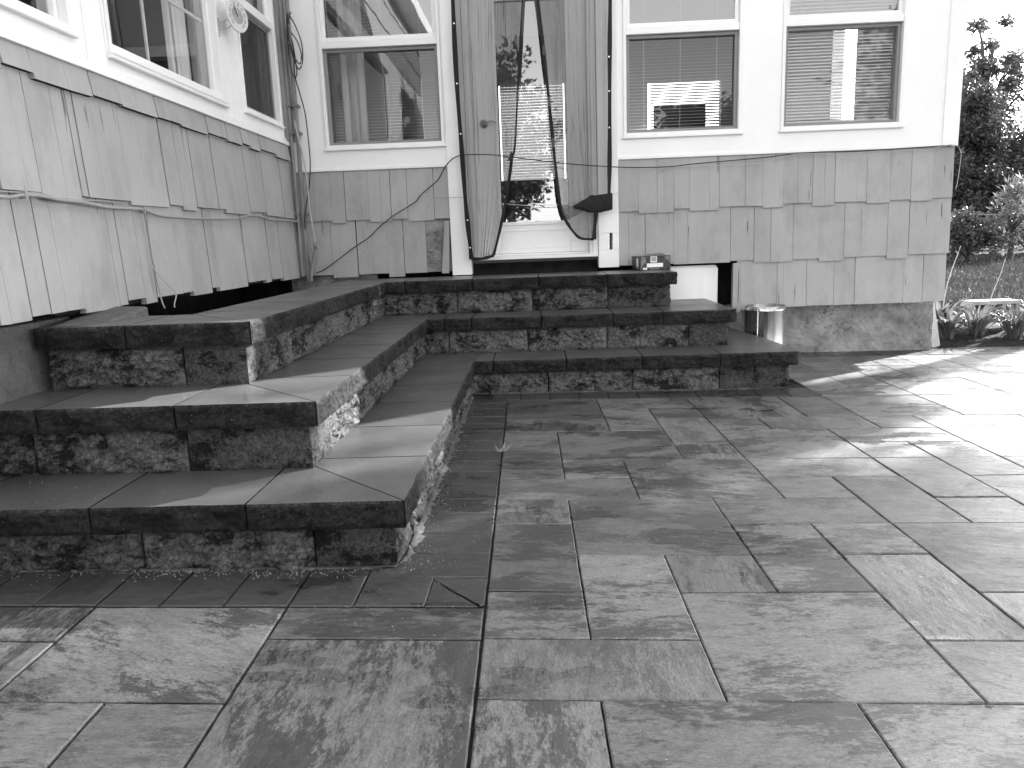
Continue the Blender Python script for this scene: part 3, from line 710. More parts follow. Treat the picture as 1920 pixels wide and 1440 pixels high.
mb = MB(); mb.box(-2.05, -1.955, -1.35, 3.1, -.1, .752); mb.hexa([(-1.9, 2.88, .5), (-1.72, 2.95, .5), (-1.72, 3.31, .5), (-1.9, 3.31, .5), (-1.9, 2.88, .735), (-1.73, 2.96, .733), (-1.73, 3.31, .768), (-1.9, 3.31, .775)]); mb.build('foundation', 'smooth_concrete', house, bevel=.01)
rough_wall('foundation', lambda u, z, d=0: (u, 6.13 - d, z), -1.99, -1.28, .3, .765, 'foundation', .012, 50, 30, 8)
rough_wall('foundation', lambda u, z, d=0: (u, 6.074 - d, z), -.87, -.67, .77, 1.19, 'foundation', .014, 40, 70, 12)

# windows
def slats(F, u0, u1, z0, z1, d, pitch=.0235, w=.0235, tilt=20, ragged=0):
    mb = MB(); z = z1; c, s = math.cos(R(tilt)) * w / 2, math.sin(R(tilt)) * w / 2; k = 0
    while z > z0:
        dz = ragged * noise.noise((k * .4, 0, u0)); dl = ragged * .8 * noise.noise((k * .5, 7, u0))
        mb.t = 1
        a = [F(u0, z + s + dz, d - c), F(u1, z + s + dl, d - c), F(u1, z - s + dl, d + c), F(u0, z - s + dz, d + c)]
        mb.quad(*a); z -= pitch; k += 1
    for u in (u0 + .12, (u0 + u1) / 2, u1 - .12): fbox(mb, F, u - .0008, u + .0008, z0, z1, d + .012, d + .0135)
    fbox(mb, F, u0, u1, z0 - .02, z0 - .004, d - .012, d + .012)
    return mb
def window(F, h, zr, label=None, blind=None, screen=False, ragged=0, lower_d=-.062, gl='glass'):
    u0, u1, z0, z1 = h
    mb = MB(); ring(mb, F, u0 + .001, u1 - .001, z0 + .001, z1 - .001, .024, -.115, .010)
    if zr: fbox(mb, F, u0 + .026, u1 - .026, zr, zr + .052, -.06, .004)
    if zr: ring(mb, F, u0 + .026, u1 - .026, zr + .053, z1 - .027, .030, -.058, -.022)
    w = mb.build('window', 'vinyl', house, bevel=.003)
    if label: w['label'] = label
    mb = MB(); fbox(mb, F, u0 - .012, u1 + .012, z0 - .018, z0, -.02, .026); mb.build('sill', 'vinyl', w, bevel=.004)
    zt = zr if zr else z1 - .026
    mb = MB(); ring(mb, F, u0 + .027, u1 - .027, z0 + .026, zt - .001, .024, -.055, -.028); mb.build('screen_frame', 'screen_frame' if zr else 'vinyl', w, bevel=.002)
    mb = MB(); mb.quad(F(u0 + .05, z0 + .05, lower_d), F(u1 - .05, z0 + .05, lower_d), F(u1 - .05, zt - .024, lower_d), F(u0 + .05, zt - .024, lower_d)); mb.build('pane', gl, w)
    if zr:
        mb = MB(); mb.quad(F(u0 + .055, zr + .083, -.04), F(u1 - .055, zr + .083, -.04), F(u1 - .055, z1 - .056, -.04), F(u0 + .055, z1 - .056, -.04)); mb.build('pane', 'glass_up', w)
    if screen:
        mb = MB(); mb.quad(F(u0 + .05, z0 + .05, -.034), F(u1 - .05, z0 + .05, -.034), F(u1 - .05, zt - .024, -.034), F(u0 + .05, zt - .024, -.034)); mb.build('screen', 'screen', w)
    if blind: slats(F, u0 + .05, u1 - .05, blind[0], z1 - .03, -.105, tilt=blind[1], ragged=ragged).build('blind', 'blind', w)
    return w
window(FB, W1, 2.472, blind=(1.80, 12))
window(FB, W3, 2.472, blind=(1.79, 14), gl='glass')
window(FB, W4, 2.478, blind=(1.80, 35), ragged=.01)
window(FL, LH[0], None, screen=False); window(FL, LH[3], None)
wb = window(FL, LH[1], None)
mb = MB()
for u in (4.05, 4.38): fbox(mb, FL, u - .009, u + .009, 1.94, 3.2, -.088, -.078)
fbox(mb, FL, 3.56, 4.74, 2.33, 2.348, -.0775, -.068); fbox(mb, FL, 3.56, 4.74, 2.76, 2.778, -.0775, -.068)
mb.build('grille', 'vinyl', wb)
window(FL, LH[2], 2.56, screen=True)
# a metal lip on the sill of the wide window
mb = MB(); fbox(mb, FL, 3.49, 4.81, 1.853, 1.871, 0, .03); mb.build('sill', 'vinyl', wb, bevel=.003)

# interiors: rooms that the panes look into
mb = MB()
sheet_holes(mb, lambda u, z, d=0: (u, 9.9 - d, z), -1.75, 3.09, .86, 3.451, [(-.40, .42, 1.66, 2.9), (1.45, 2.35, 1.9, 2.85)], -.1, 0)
mb.box(-1.80, -1.75, 6.2, 9.9, .86, 3.45); mb.build('interior_wall', 'interior_paint', house)
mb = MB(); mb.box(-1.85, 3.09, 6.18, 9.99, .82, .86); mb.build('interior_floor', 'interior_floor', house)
mb = MB(); mb.box(-1.86, 3.26, 5.98, 10.2, 3.452, 3.56); mb.build('soffit', 'trim', house)
mb = MB(); mb.box(-1.86, 3.2, 6.06, 10.1, 3.562, 5.6); mb.build('sun_block_storey', 'siding', house)  # unseen storey added to keep the sun off the left wall
mb = MB(); mb.box(-1.6, 3.4, 5.85, 10.3, 5.602, 5.75); mb.build('roof', 'trim', house)  # slab closing the added storey
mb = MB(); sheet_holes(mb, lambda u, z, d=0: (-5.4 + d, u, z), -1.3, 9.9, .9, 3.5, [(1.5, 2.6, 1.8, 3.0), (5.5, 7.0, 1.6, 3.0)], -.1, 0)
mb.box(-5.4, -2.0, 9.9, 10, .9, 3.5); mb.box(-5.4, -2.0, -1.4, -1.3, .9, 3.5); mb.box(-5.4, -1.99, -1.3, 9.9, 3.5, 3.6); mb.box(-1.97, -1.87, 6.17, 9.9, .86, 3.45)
mb.build('interior_wall', 'interior_paint', house)
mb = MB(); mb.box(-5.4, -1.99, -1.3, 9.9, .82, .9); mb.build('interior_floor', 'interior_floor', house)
mb = MB(); mb.hexa([(-1.62, -1.6, 4.3), (-1.62, 6.2, 4.3), (-6, 6.2, 4.3), (-6, -1.6, 4.3), (-1.62, -1.6, 4.5), (-1.62, 6.2, 4.5), (-6, 6.2, 6.2), (-6, -1.6, 6.2)]); mb.build('roof', 'trim', house)
# blind on the far window that glows through the door
slats(lambda u, z, d=0: (u, 9.85 - d, z), -.38, .40, 1.70, 2.9, 0, pitch=.034, w=.036, tilt=72).build('blind', 'far_blind', house)
slats(lambda u, z, d=0: (u, 9.85 - d, z), 1.47, 2.33, 1.93, 2.83, 0, pitch=.034, w=.034, tilt=50).build('blind', 'far_blind', house)
def drape(F, u0, u1, z0, z1, d, n, m='curtain', amp=.02):
    mb = MB(); g = []
    for i in range(n * 8 + 1):
        u = u0 + (u1 - u0) * i / (n * 8); dd = d + amp * math.sin(i * 2 * math.pi / 8) + amp * .4 * math.sin(i * .9)
        g.append(mb.add([F(u, z0, dd), F(u, z1, dd * 1.0)]))
    for a, b in zip(g, g[1:]): mb.face((a, b, b + 1, a + 1))
    return mb.build('curtain', m, house, smooth=True)
drape(FL, 3.56, 3.86, 1.5, 3.3, -.17, 4); drape(FL, 4.46, 4.76, 1.5, 3.3, -.17, 4); drape(FL, 2.85, 3.22, 1.5, 3.3, -.25, 5); drape(FL, 5.2, 5.8, 1.5, 3.3, -.35, 4, amp=.03)
drape(FB, -1.55, -1.35, 1.3, 3.3, -.45, 3)

# door
mb = MB()
DF = lambda u, z, d=0: (u, 6.15 - d, z)
def strip(u0, u1, z0, z1, d0=-.04, d1=0): fbox(mb, DF, u0, u1, z0, z1, d0, d1)
strip(-.455, -.27, .89, 2.93); strip(.285, .43, .89, 2.93); strip(-.2695, .2845, .89, 1.125, d1=-.001); strip(-.2695, .2845, 2.78, 2.93, d1=-.001)
door = mb.build('door', 'vinyl', house, bevel=.003)
mb = MB(); ring(mb, DF, -.285, .30, 1.11, 2.80, .026, .0, .012); mb.build('glazing_bead', 'vinyl', door, bevel=.003)
mb = MB(); ring(mb, DF, -.32, .38, .925, 1.075, .012, .0, .006); mb.build('kick_panel', 'vinyl', door, bevel=.002)
mb = MB(); mb.quad(DF(-.262, 1.132, -.012), DF(.278, 1.132, -.012), DF(.278, 2.778, -.012), DF(-.262, 2.778, -.012)); mb.build('pane', 'glass_up', door)
mb = MB(); fbox(mb, FB, -.506, -.456, .852, 2.948, -.145, -.02); fbox(mb, FB, .431, .495, .852, 2.948, -.145, -.02); fbox(mb, FB, .455, .495, .853, 2.948, -.0195, .0); mb.build('door_jamb', 'vinyl', house, bevel=.003)
mb = MB(); fbox(mb, FB, -.505, .494, .846, .872, -.14, .012); fbox(mb, FB, -.505, .494, .873, .888, -.14, -.085); mb.build('door_sill', 'vinyl', house, bevel=.003)
mb = MB(); mb.lathe([(0, 0), (.030, 0), (.033, .006), (.026, .012), (.012, .014), (.012, .05), (.0, .052)], (0, 0, 0), 24)
mb.v = [(-.371 + x, 6.15 - z, 1.893 + y) for x, y, z in mb.v]
mb.tube([(-.371, 6.105, 1.893), (-.35, 6.10, 1.899), (-.32, 6.098, 1.905), (-.292, 6.10, 1.902), (-.275, 6.102, 1.893)], .0085, 8, r1=.006)
mb.build('door_handle', 'metal', door, smooth=True)
# ------------------------------------------------------------------ things on and by the house
# black and white cords
def cord(pts, r, name, m, label, group=None, n=5):
    mb = MB(); mb.tube(smooth_path(pts, n), r, 6); return tag(mb.build(name, m, smooth=True), label, 'cord', group)
black = [(-1.748,6.02,.796),(-1.68,6.02,.822),(-1.591,6.02,.878),(-1.432,6.02,.984),(-1.306,6.02,1.06),(-1.234,6.02,1.123),(-1.171,6.015,1.171),(-1.116,6.01,1.209),(-1.038,6.015,1.253),(-.923,6.02,1.317),(-.883,6.02,1.363),(-.814,6.02,1.417),(-.737,6.02,1.477),(-.696,6.01,1.54),(-.665,6.0,1.581),(-.619,5.99,1.622),(-.574,5.98,1.641),(-.53,5.965,1.648),
 (-.40,5.95,1.645),(-.279,5.95,1.635),(-.157,5.95,1.615),(.25,5.95,1.553),(.595,5.955,1.516),(.819,6.0,1.506),(1.062,6.01,1.505),(1.223,6.015,1.518),(1.626,6.015,1.537),(1.826,6.015,1.549),(1.926,6.015,1.557),(2.184,6.015,1.568),(2.423,6.015,1.562),(2.818,6.012,1.570),(3.153,6.01,1.578)]
cord(black, .0042, 'power_cord', 'black_cable', 'black cord strung across the door and along the bottom of the white window trim')
cord([(-1.759,6.02,.847),(-1.67,6.022,.857),(-1.593,6.022,.878),(-1.501,6.022,.894),(-1.387,6.022,.895),(-1.268,6.022,.97),(-1.145,6.022,1.017),(-1.067,6.022,1.051),(-1.003,6.022,1.122),(-.978,6.022,1.164),(-.942,6.02,1.257),(-.913,6.02,1.317),(-.88,6.02,1.37),(-.744,6.02,1.354),(-.663,6.01,1.342),(-.553,5.99,1.335),(-.50,5.96,1.322),(-.418,5.955,1.303),(-.212,5.95,1.271),(-.005,5.95,1.251),(.201,5.95,1.251),(.346,5.95,1.272),(.573,5.95,1.302),(.737,6.0,1.363),(.982,6.01,1.49),(1.225,6.012,1.500),(1.628,6.01,1.50),(1.788,6.01,1.505),(1.848,6.01,1.533),(2.026,6.01,1.560),(2.266,6.01,1.548),(2.388,6.01,1.512),(2.586,6.01,1.531),(2.822,6.01,1.555),(2.98,6.01,1.548),(3.155,6.005,1.582),(3.222,6.0,1.526),(3.228,6.02,1.351),(3.215,6.02,1.254)],
     .0022, 'thin_wire', 'white_cable', 'thin pale wire hanging in loops across the door and the right siding')
t = [(-1.846,2.2,1.205),(-1.846,2.636,1.21),(-1.846,2.691,1.213),(-1.846,2.759,1.223),(-1.846,2.85,1.225),(-1.846,2.966,1.216),(-1.846,3.105,1.214),(-1.846,3.298,1.202),(-1.846,3.519,1.203),(-1.846,3.599,1.202),(-1.846,3.765,1.18),(-1.846,4.055,1.177),(-1.846,4.395,1.179),(-1.846,4.713,1.191),(-1.846,5.051,1.219),(-1.846,5.352,1.199),(-1.846,5.74,1.202),(-1.84,6.02,1.196)]
cord(t, .0075, 'wall_cable', 'grey_cable', 'thick grey painted cable sagging along the left shingle wall')
cord([(-1.852,2.2,1.23),(-1.852,2.643,1.229),(-1.852,2.855,1.235),(-1.852,2.968,1.222),(-1.852,3.122,1.222),(-1.852,3.334,1.226),(-1.848,3.511,1.212)], .003, 'thin_wire', 'grey_cable', 'thin wire running just above the thick cable on the left wall')
cord([(-1.843,3.60,1.198),(-1.85,3.638,1.18),(-1.852,3.634,1.103),(-1.852,3.64,.994),(-1.845,3.63,.96),(-1.845,3.64,.934),(-1.845,3.642,.883),(-1.84,3.647,.818),(-1.83,3.639,.767),(-1.80,3.60,.735)], .0035, 'thin_wire', 'grey_cable', 'wire dropping from the wall cable behind the left steps')
cord([(-1.848,3.609,.95),(-1.84,3.64,.91),(-1.83,3.70,.853),(-1.81,3.75,.798),(-1.80,3.70,.745),(-1.78,3.66,.735)], .003, 'thin_wire', 'white_cable', 'short pale wire bowing out below the left wall shingles')
cl = MB()
for y, z in ((2.759, 1.223), (3.599, 1.202), (5.051, 1.219)): cl.box(-1.862, -1.836, y - .006, y + .006, z - .014, z + .014)
w_ = bpy.data.objects['wall_cable']; cl.build('cable_clip', 'grey_cable', w_)
# corner conduits
for k, (name, pts, r, lab) in enumerate((('conduit', [(-1.79,5.99,3.4),(-1.79,5.98,2.6),(-1.792,5.975,1.8),(-1.80,5.97,1.2),(-1.80,5.97,.735)], .016, 'round grey painted pipe in the wall corner, nearer the door'),
        ('conduit', [(-1.838,5.97,3.4),(-1.84,5.965,2.0),(-1.84,5.96,1.2),(-1.842,5.96,.77)], .013, 'thin grey painted pipe in the wall corner, against the left shingles'))):
    mb = MB(); mb.tube(pts, r, 12)
    for z in (2.05, 1.85, 1.25): mb.box(pts[0][0] - r - .006, pts[0][0] + r + .006, pts[2][1] - r - .004, 6.03, z, z + .02)
    tag(mb.build(name, 'conduit', smooth=False), lab, 'pipe', 'pipes in the wall corner')
mb = MB(); mb.box(-1.866, -1.845, 5.90, 6.02, 1.80, 3.4); mb.box(-1.845, -1.825, 5.99, 6.028, 1.80, 3.4); tag(mb.build('corner_board', 'conduit', bevel=.003), 'grey painted corner board beside the coiled cord', 'board')
coil = []
for k, pts in enumerate(([(-1.751,5.93,2.71),(-1.773,5.93,2.645),(-1.756,5.91,2.57),(-1.711,5.90,2.494),(-1.690,5.90,2.40),(-1.712,5.91,2.340),(-1.752,5.92,2.403),(-1.775,5.93,2.497),(-1.782,5.93,2.59),(-1.78,5.93,2.66)],
    [(-1.765,5.90,2.69),(-1.711,5.88,2.60),(-1.672,5.87,2.47),(-1.680,5.88,2.35),(-1.715,5.89,2.300),(-1.750,5.90,2.38),(-1.775,5.91,2.50),(-1.784,5.92,2.60)],
    [(-1.776,5.91,2.64),(-1.750,5.90,2.50),(-1.738,5.90,2.38),(-1.735,5.90,2.27),(-1.757,5.90,2.25),(-1.783,5.91,2.327),(-1.791,5.92,2.458),(-1.787,5.92,2.60)])): coil += pts
coil += [(-1.77,5.9,2.66),(-1.75,5.91,2.45),(-1.766,5.95,2.272),(-1.747,5.96,2.161),(-1.72,5.97,2.007),(-1.712,5.97,1.852),(-1.710,5.97,1.656),(-1.728,5.97,1.498),(-1.757,5.96,1.359),(-1.785,5.95,1.219),(-1.785,5.95,1.14)]
cord(coil, .0045, 'coiled_cord', 'black_cable', 'black cord hung in a loose coil in the wall corner')
mb = MB(); mb.tube(smooth_path([(-1.776,5.92,2.62),(-1.760,5.89,2.60),(-1.75,5.885,2.54),(-1.765,5.89,2.49),(-1.785,5.92,2.50)]), .007, 7); mb.build('cord_wrap', 'conduit', bpy.data.objects['coiled_cord'], smooth=True)
cord([(-1.80,5.95,1.95),(-1.785,5.95,1.84),(-1.765,5.95,1.73),(-1.748,5.95,1.60),(-1.742,5.95,1.45),(-1.74,5.95,1.30),(-1.73,5.95,1.18),(-1.722,5.95,1.09),(-1.72,5.95,1.03)], .0055, 'pale_cord', 'white_cable', 'pale cord curving down beside the corner pipes into a dark joint')
mb = MB(); mb.tube([(-1.72,5.95,1.035),(-1.722,5.95,.985)], .013, 8); mb.tube(smooth_path([(-1.722,5.95,.985),(-1.735,5.95,.93),(-1.75,5.95,.87),(-1.765,5.94,.80),(-1.77,5.93,.735)]), .010, 8, r1=.014)
for q in ((-1.76, 1.0), (-1.785, .96), (-1.77, .9)): mb.tube([(q[0], 5.94, q[1]), (q[0] + .02, 5.935, q[1] - .05), (q[0] + .012, 5.94, q[1] - .11)], .004, 5)
tag(mb.build('cable_stub', 'conduit', smooth=True), 'weathered cable end with torn wrapping standing on the top step corner', 'cable')

# thermometer
def text_mesh(mb, s, M4, size, mi=0):
    cu = bpy.data.curves.new('t', 'FONT'); cu.body = s; cu.size = size; cu.align_x = 'CENTER'; cu.align_y = 'CENTER'; cu.resolution_u = 2
    o = bpy.data.objects.new('t', cu); me = o.to_mesh()
    b = len(mb.v); mb.v += [tuple(M4 @ v.co) for v in me.vertices]
    for p in me.polygons: mb.face([b + i for i in p.vertices], mi)
    o.to_mesh_clear(); bpy.data.objects.remove(o); bpy.data.curves.remove(cu)
M_['dial_white'] = plain('dial_white', .62, .4); M_['dial_grey'] = plain('dial_grey', .34, .5, var=.4, vs_=30); M_['ink'] = plain('black_ink', .03, .5)
th = empty('thermometer', (-1.775, 4.885, 2.40), 'round white dial thermometer on a bracket between the left windows', 'thermometer')
nn = Vector((.95, -.32, .05)).normalized(); up = Vector((0, 0, 1)); ux = up.cross(nn).normalized(); uy = nn.cross(ux)
TM = Matrix((ux, uy, nn)).transposed().to_4x4(); TM.translation = Vector((-1.775, 4.885, 2.40))
def tm(mb): mb.v = [tuple(TM @ Vector(p)) for p in mb.v]; return mb
mb = MB(); mb.lathe([(0, -.006), (.094, -.006), (.097, .0), (.094, .005), (.088, .006), (.085, .003), (0, .003)], (0, 0, 0), 40); tm(mb).build('dial', 'dial_white', th)
mb = MB(); mb.lathe([(.048, .0042), (.0, .0045)], (0, 0, 0), 32); tm(mb).build('dial_centre', 'dial_grey', th)
mb = MB()
for k, s in enumerate(('-60', '-40', '-20', '0', '20', '40', '60', '80', '100', '120')):
    a = R(225 - k * 30); rr = .067
    text_mesh(mb, s, Matrix.Translation((rr * math.cos(a), rr * math.sin(a), .0042)) @ Matrix.Rotation(a - math.pi / 2, 4, 'Z'), .022)
for k in range(55):
    a = R(225 - k * 5); c, s = math.cos(a), math.sin(a); w = .0006
    mb.quad((.051 * c - w * s, .051 * s + w * c, .0042), (.051 * c + w * s, .051 * s - w * c, .0042), (.055 * c + w * s, .055 * s - w * c, .0042), (.055 * c - w * s, .055 * s + w * c, .0042))
tm(mb).build('dial_numbers', 'ink', th)
mb = MB(); mb.hexa([(-.003, -.005, .006), (.003, -.005, .006), (.002, .06, .006), (-.002, .06, .006), (-.003, -.005, .008), (.003, -.005, .008), (.002, .06, .008), (-.002, .06, .008)])
mb.v = [tuple(Matrix.Rotation(R(25), 4, 'Z') @ Vector(p)) for p in mb.v]; tm(mb).build('pointer', 'ink', th)
mb = MB(); mb.tube([(-1.785, 4.88, 2.40), (-1.83, 4.83, 2.36), (-1.866, 4.80, 2.34)], .003, 6); mb.tube([(-1.785, 4.88, 2.36), (-1.83, 4.83, 2.31), (-1.866, 4.80, 2.30)], .003, 6); mb.box(-1.869, -1.862, 4.78, 4.82, 2.27, 2.37); mb.build('bracket', 'white_cable', th)

# insect net hung in the doorway
net = empty('insect_net_curtain', (.02, 5.98, .85), 'black edged insect net in two gathered panels hung over the white door', 'curtain')
def lerpt(tab, z):
    for (x0, z0), (x1, z1) in zip(tab, tab[1:]):
        if z <= z0 and z >= z1: return x0 + (x1 - x0) * (z0 - z) / max(1e-6, z0 - z1)
    return tab[0][0] if z > tab[0][1] else tab[-1][0]
LO = [(-.545, 3.05), (-.55, 2.75), (-.55, 2.195), (-.535, 1.653), (-.525, 1.294), (-.509, 1.009), (-.499, .860)]
LI = [(-.01, 3.05), (-.038, 2.722), (-.082, 2.244), (-.129, 1.712), (-.157, 1.603), (-.208, 1.321), (-.267, 1.082), (-.325, .885)]
RO = [(.60, 3.05), (.596, 2.70), (.587, 2.26), (.579, 1.609), (.571, 1.313)]
RI = [(.04, 3.05), (.072, 2.717), (.114, 2.273), (.146, 1.855), (.174, 1.504), (.20, 1.245), (.238, 1.13)]
def net_panel(O, I, ztop, zbot, seed, folds):
    mb = MB(); nz, nu = 46, 90; g = []
    for k in range(nz + 1):
        z = ztop + (zbot(0) - ztop) * k / nz; row = []
        for i in range(nu + 1):
            s = i / nu; zz = ztop + (zbot(s) - ztop) * k / nz
            a, b = lerpt(O, zz), lerpt(I, zz); u = a + (b - a) * s
            gather = .6 + .9 * (k / nz)
            ph = folds * s * 2 * math.pi + 1.2 * math.sin(s * 9 + seed) + .5 * (k / nz) * math.sin(s * 5 + seed)
            d = -.028 + .016 * gather * math.sin(ph) + .007 * math.sin(ph * 2.3 + 1) - .01 * s
            row.append((u + .006 * math.cos(ph), 5.955 - d - .03, zz))
        g.append(mb.add(row))
    for a, b in zip(g, g[1:]):
        for i in range(nu): mb.face((a + i, a + i + 1, b + i + 1, b + i))
    return mb.build('net_panel', 'net', net, smooth=True)
net_panel(LO, LI, 3.05, lambda s: .862 + .02 * s, 1.0, 8)
def rb(s): return 1.20 - .10 * math.sin((1 - s) * 0) if False else (1.24 if s < .25 else 1.24 - (s - .25) * .16)
net_panel(RO, RI, 3.05, rb, 2.0, 8)
# the lower right pocket of net below the bundle
mb = MB(); P = [(.20, 1.245), (.238, 1.124), (.351, .99), (.453, .978), (.462, 1.08), (.473, 1.20), (.34, 1.235)]
c0 = (.35, 1.13); g = []
for k in range(9):
    t_ = k / 8; row = []
    for x, z in P + [P[0]]: row.append((c0[0] + (x - c0[0]) * t_, 5.955 - .018 * (1 - t_ * t_) - .004 * math.sin(k * 2.2 + x * 30), c0[1] + (z - c0[1]) * t_))
    g.append(mb.add(row))
for a, b in zip(g, g[1:]):
    for i in range(len(P)): mb.face((a + i, a + i + 1, b + i + 1, b + i))
mb.build('net_panel', 'net', net, smooth=True)
def tape(pts, w, y, name='edge_tape', twist=0):
    mb = MB(); S = smooth_path([(x, y, z) for x, z in pts], 5); L = []
    for i, p in enumerate(S):
        d = (S[min(i + 1, len(S) - 1)] - S[max(i - 1, 0)]).normalized(); nrm = Vector((d.z, 0, -d.x))
        yy = .004 * math.sin(i * .55); ww = w * (1 + .15 * math.sin(i * .9))
        L.append(mb.add([p + nrm * ww / 2 + Vector((0, yy, 0)), p - nrm * ww / 2 + Vector((0, -yy, 0)), p - nrm * ww / 2 + Vector((0, .002 - yy, 0)), p + nrm * ww / 2 + Vector((0, .002 + yy, 0))]))
    for a, b in zip(L, L[1:]):
        for k in range(4): mb.face((a + k, a + (k + 1) % 4, b + (k + 1) % 4, b + k))
    return mb.build(name, 'tape', net, smooth=False, recalc=True)
tape(LO, .033, 5.945); tape([(x + .004, z) for x, z in RO], .030, 5.945)
tape(LI[:5], .014, 5.93); tape(LI[4:], .022, 5.928); tape(RI, .022, 5.93)
tape([(.238, 1.13), (.29, 1.05), (.351, .992), (.453, .980)], .020, 5.93); tape([(.455, .978), (.462, 1.08), (.475, 1.21)], .030, 5.925)
tape([(-.499, .864), (-.42, .862), (-.37, .872), (-.325, .884)], .024, 5.93)
mb = MB()
for (x, z) in ((-.099, 2.05), (-.095, 2.44), (.106, 2.36), (.135, 2.0), (.158, 1.70), (-.119, 1.80)): mb.box(x - .009, x + .009, 5.915, 5.924, z - .035, z + .035)
mb.tube([(-.155, 5.918, 1.645), (-.178, 5.918, 1.585)], .011, 7)
mb.build('magnet_tab', 'black_plastic', net)
# the gathered bundle
mb = MB(); gr = []
for i in range(17):
    s = i / 16; x = .302 + (.598 - .302) * s; zc = 1.229 + .03 * s; h = .010 + .055 * min(1, s * 2.2) * (1 - .25 * max(0, s - .8)); row = []
    for k in range(14):
        a = 2 * math.pi * k / 14; rr = 1 + .28 * noise.noise((x * 22, math.cos(a) * 2, math.sin(a) * 2 + 5))
        row.append((x, 5.93 + .022 * rr * math.cos(a), zc + h * rr * math.sin(a)))
    gr.append(mb.add(row))
for a, b in zip(gr, gr[1:]):
    for k in range(14): mb.face((a + k, a + (k + 1) % 14, b + (k + 1) % 14, b + k))
mb.face([gr[0] + k for k in range(14)]); mb.face([gr[-1] + k for k in range(14)][::-1])
mb.build('net_bundle', 'tape', net, recalc=True)
mb = MB()
for x, z in ((-.549, 2.58), (-.548, 2.16), (-.538, 1.80), (-.516, 1.16), (-.506, .95), (.586, 2.30), (.584, 2.06), (.582, 1.80)):
    mb.tube([(x, 5.944, z), (x, 5.939, z)], .006, 10)
mb.build('stud', 'metal', net)

# carton on the top step
bx = empty('carton', (.91, 5.86, .7315), 'small black printed carton lying on the right end of the top step', 'box')
BM = Matrix.Translation((.915, 5.87, .7315)) @ Matrix.Rotation(R(14), 4, 'Z')
def bm_(mb): mb.v = [tuple(BM @ Vector(p)) for p in mb.v]; return mb
M_['carton'] = plain('printed_carton', .025, .3, .6, var=.8, vs_=18); M_['carton_grey'] = plain('grey_print', .16, .4, var=.5, vs_=40); M_['label'] = plain('white_label', .8, .5)
mb = MB(); mb.box(-.125, .125, 0, .17, 0, .108); bm_(mb).build('carton_body', 'carton', bx, bevel=.003)
mb = MB(); mb.hexa([(-.05, .0, .1085), (.075, -.012, .112), (.078, .06, .125), (-.05, .07, .118), (-.05, .0, .110), (.075, -.012, .1135), (.078, .06, .1265), (-.05, .07, .1195)]); bm_(mb).build('flap', 'carton_grey', bx)
mb = MB(); mb.box(-.040, .012, -.0012, 0, .058, .103); mb.box(-.070, .062, -.0012, 0, .022, .052); mb.box(-.100, -.068, -.0012, 0, .004, .020); bm_(mb).build('label_sticker', 'label', bx)
mb = MB(); xx = -.036; rr_ = random.Random(4)
while xx < .006: w = rr_.choice((.0012, .002, .003)); mb.box(xx, xx + w, -.0018, -.0013, .066, .098); xx += w + rr_.choice((.0012, .0022))
mb.box(-.095, -.074, -.0018, -.0013, .009, .012); bm_(mb).build('barcode', 'ink', bx)
mb = MB(); mb.poly([(-.118, -.001, .0), (-.118, -.001, .1), (-.085, -.001, .104), (-.072, -.001, .06), (-.102, -.001, .04)]); mb.poly([(.07, -.001, .1), (.118, -.001, .1), (.118, -.001, .055)]); mb.box(-.045, .03, -.001, -.0002, .006, .014)
mb.box(-.1262, -.1255, .02, .08, .012, .096); bm_(mb).build('carton_print', 'carton_grey', bx)
mb = MB(); mb.box(-.1270, -.1264, .035, .065, .03, .09); bm_(mb).build('carton_print', 'label', bx)

# white panel over the hole beside the steps
mb = MB(); g = []; n = 16
def wp(s, t_, d): 
    x = .93 + .517 * s; z = .36 + .385 * t_
    r_ = .03
    if s > .94 and t_ > .92: q = (s - .94) / .06; z -= .028 * (1 - math.sqrt(max(0, 1 - q * q)))
    b_ = .022 * math.sin(s * 3.0 + .4) * (1 - .3 * t_) + .012 * math.exp(-((s - .78) / .05) ** 2) * (1 - t_)
    return (x, 6.11 - b_ - d, z)
for d in (.004, 0): g.append([[mb.add([wp(i / 40, k / n, d)]) for k in range(n + 1)] for i in range(41)])
for i in range(40):
    for k in range(n): mb.face((g[0][i][k], g[0][i + 1][k], g[0][i + 1][k + 1], g[0][i][k + 1])); mb.face((g[1][i][k], g[1][i][k + 1], g[1][i + 1][k + 1], g[1][i + 1][k]))
for i in range(40): mb.face((g[0][i][n], g[0][i + 1][n], g[1][i + 1][n], g[1][i][n]))
for k in range(n): mb.face((g[0][40][k], g[1][40][k], g[1][40][k + 1], g[0][40][k + 1]))
tag(mb.build('plastic_panel', 'vinyl', smooth=True), 'white plastic panel with a rounded corner covering the hole beside the steps', 'panel')
mb = MB(); mb.box(1.553, 1.60, 6.05, 6.10, .40, .755); mb.build('siding', ['siding', 'course_shade'], house)

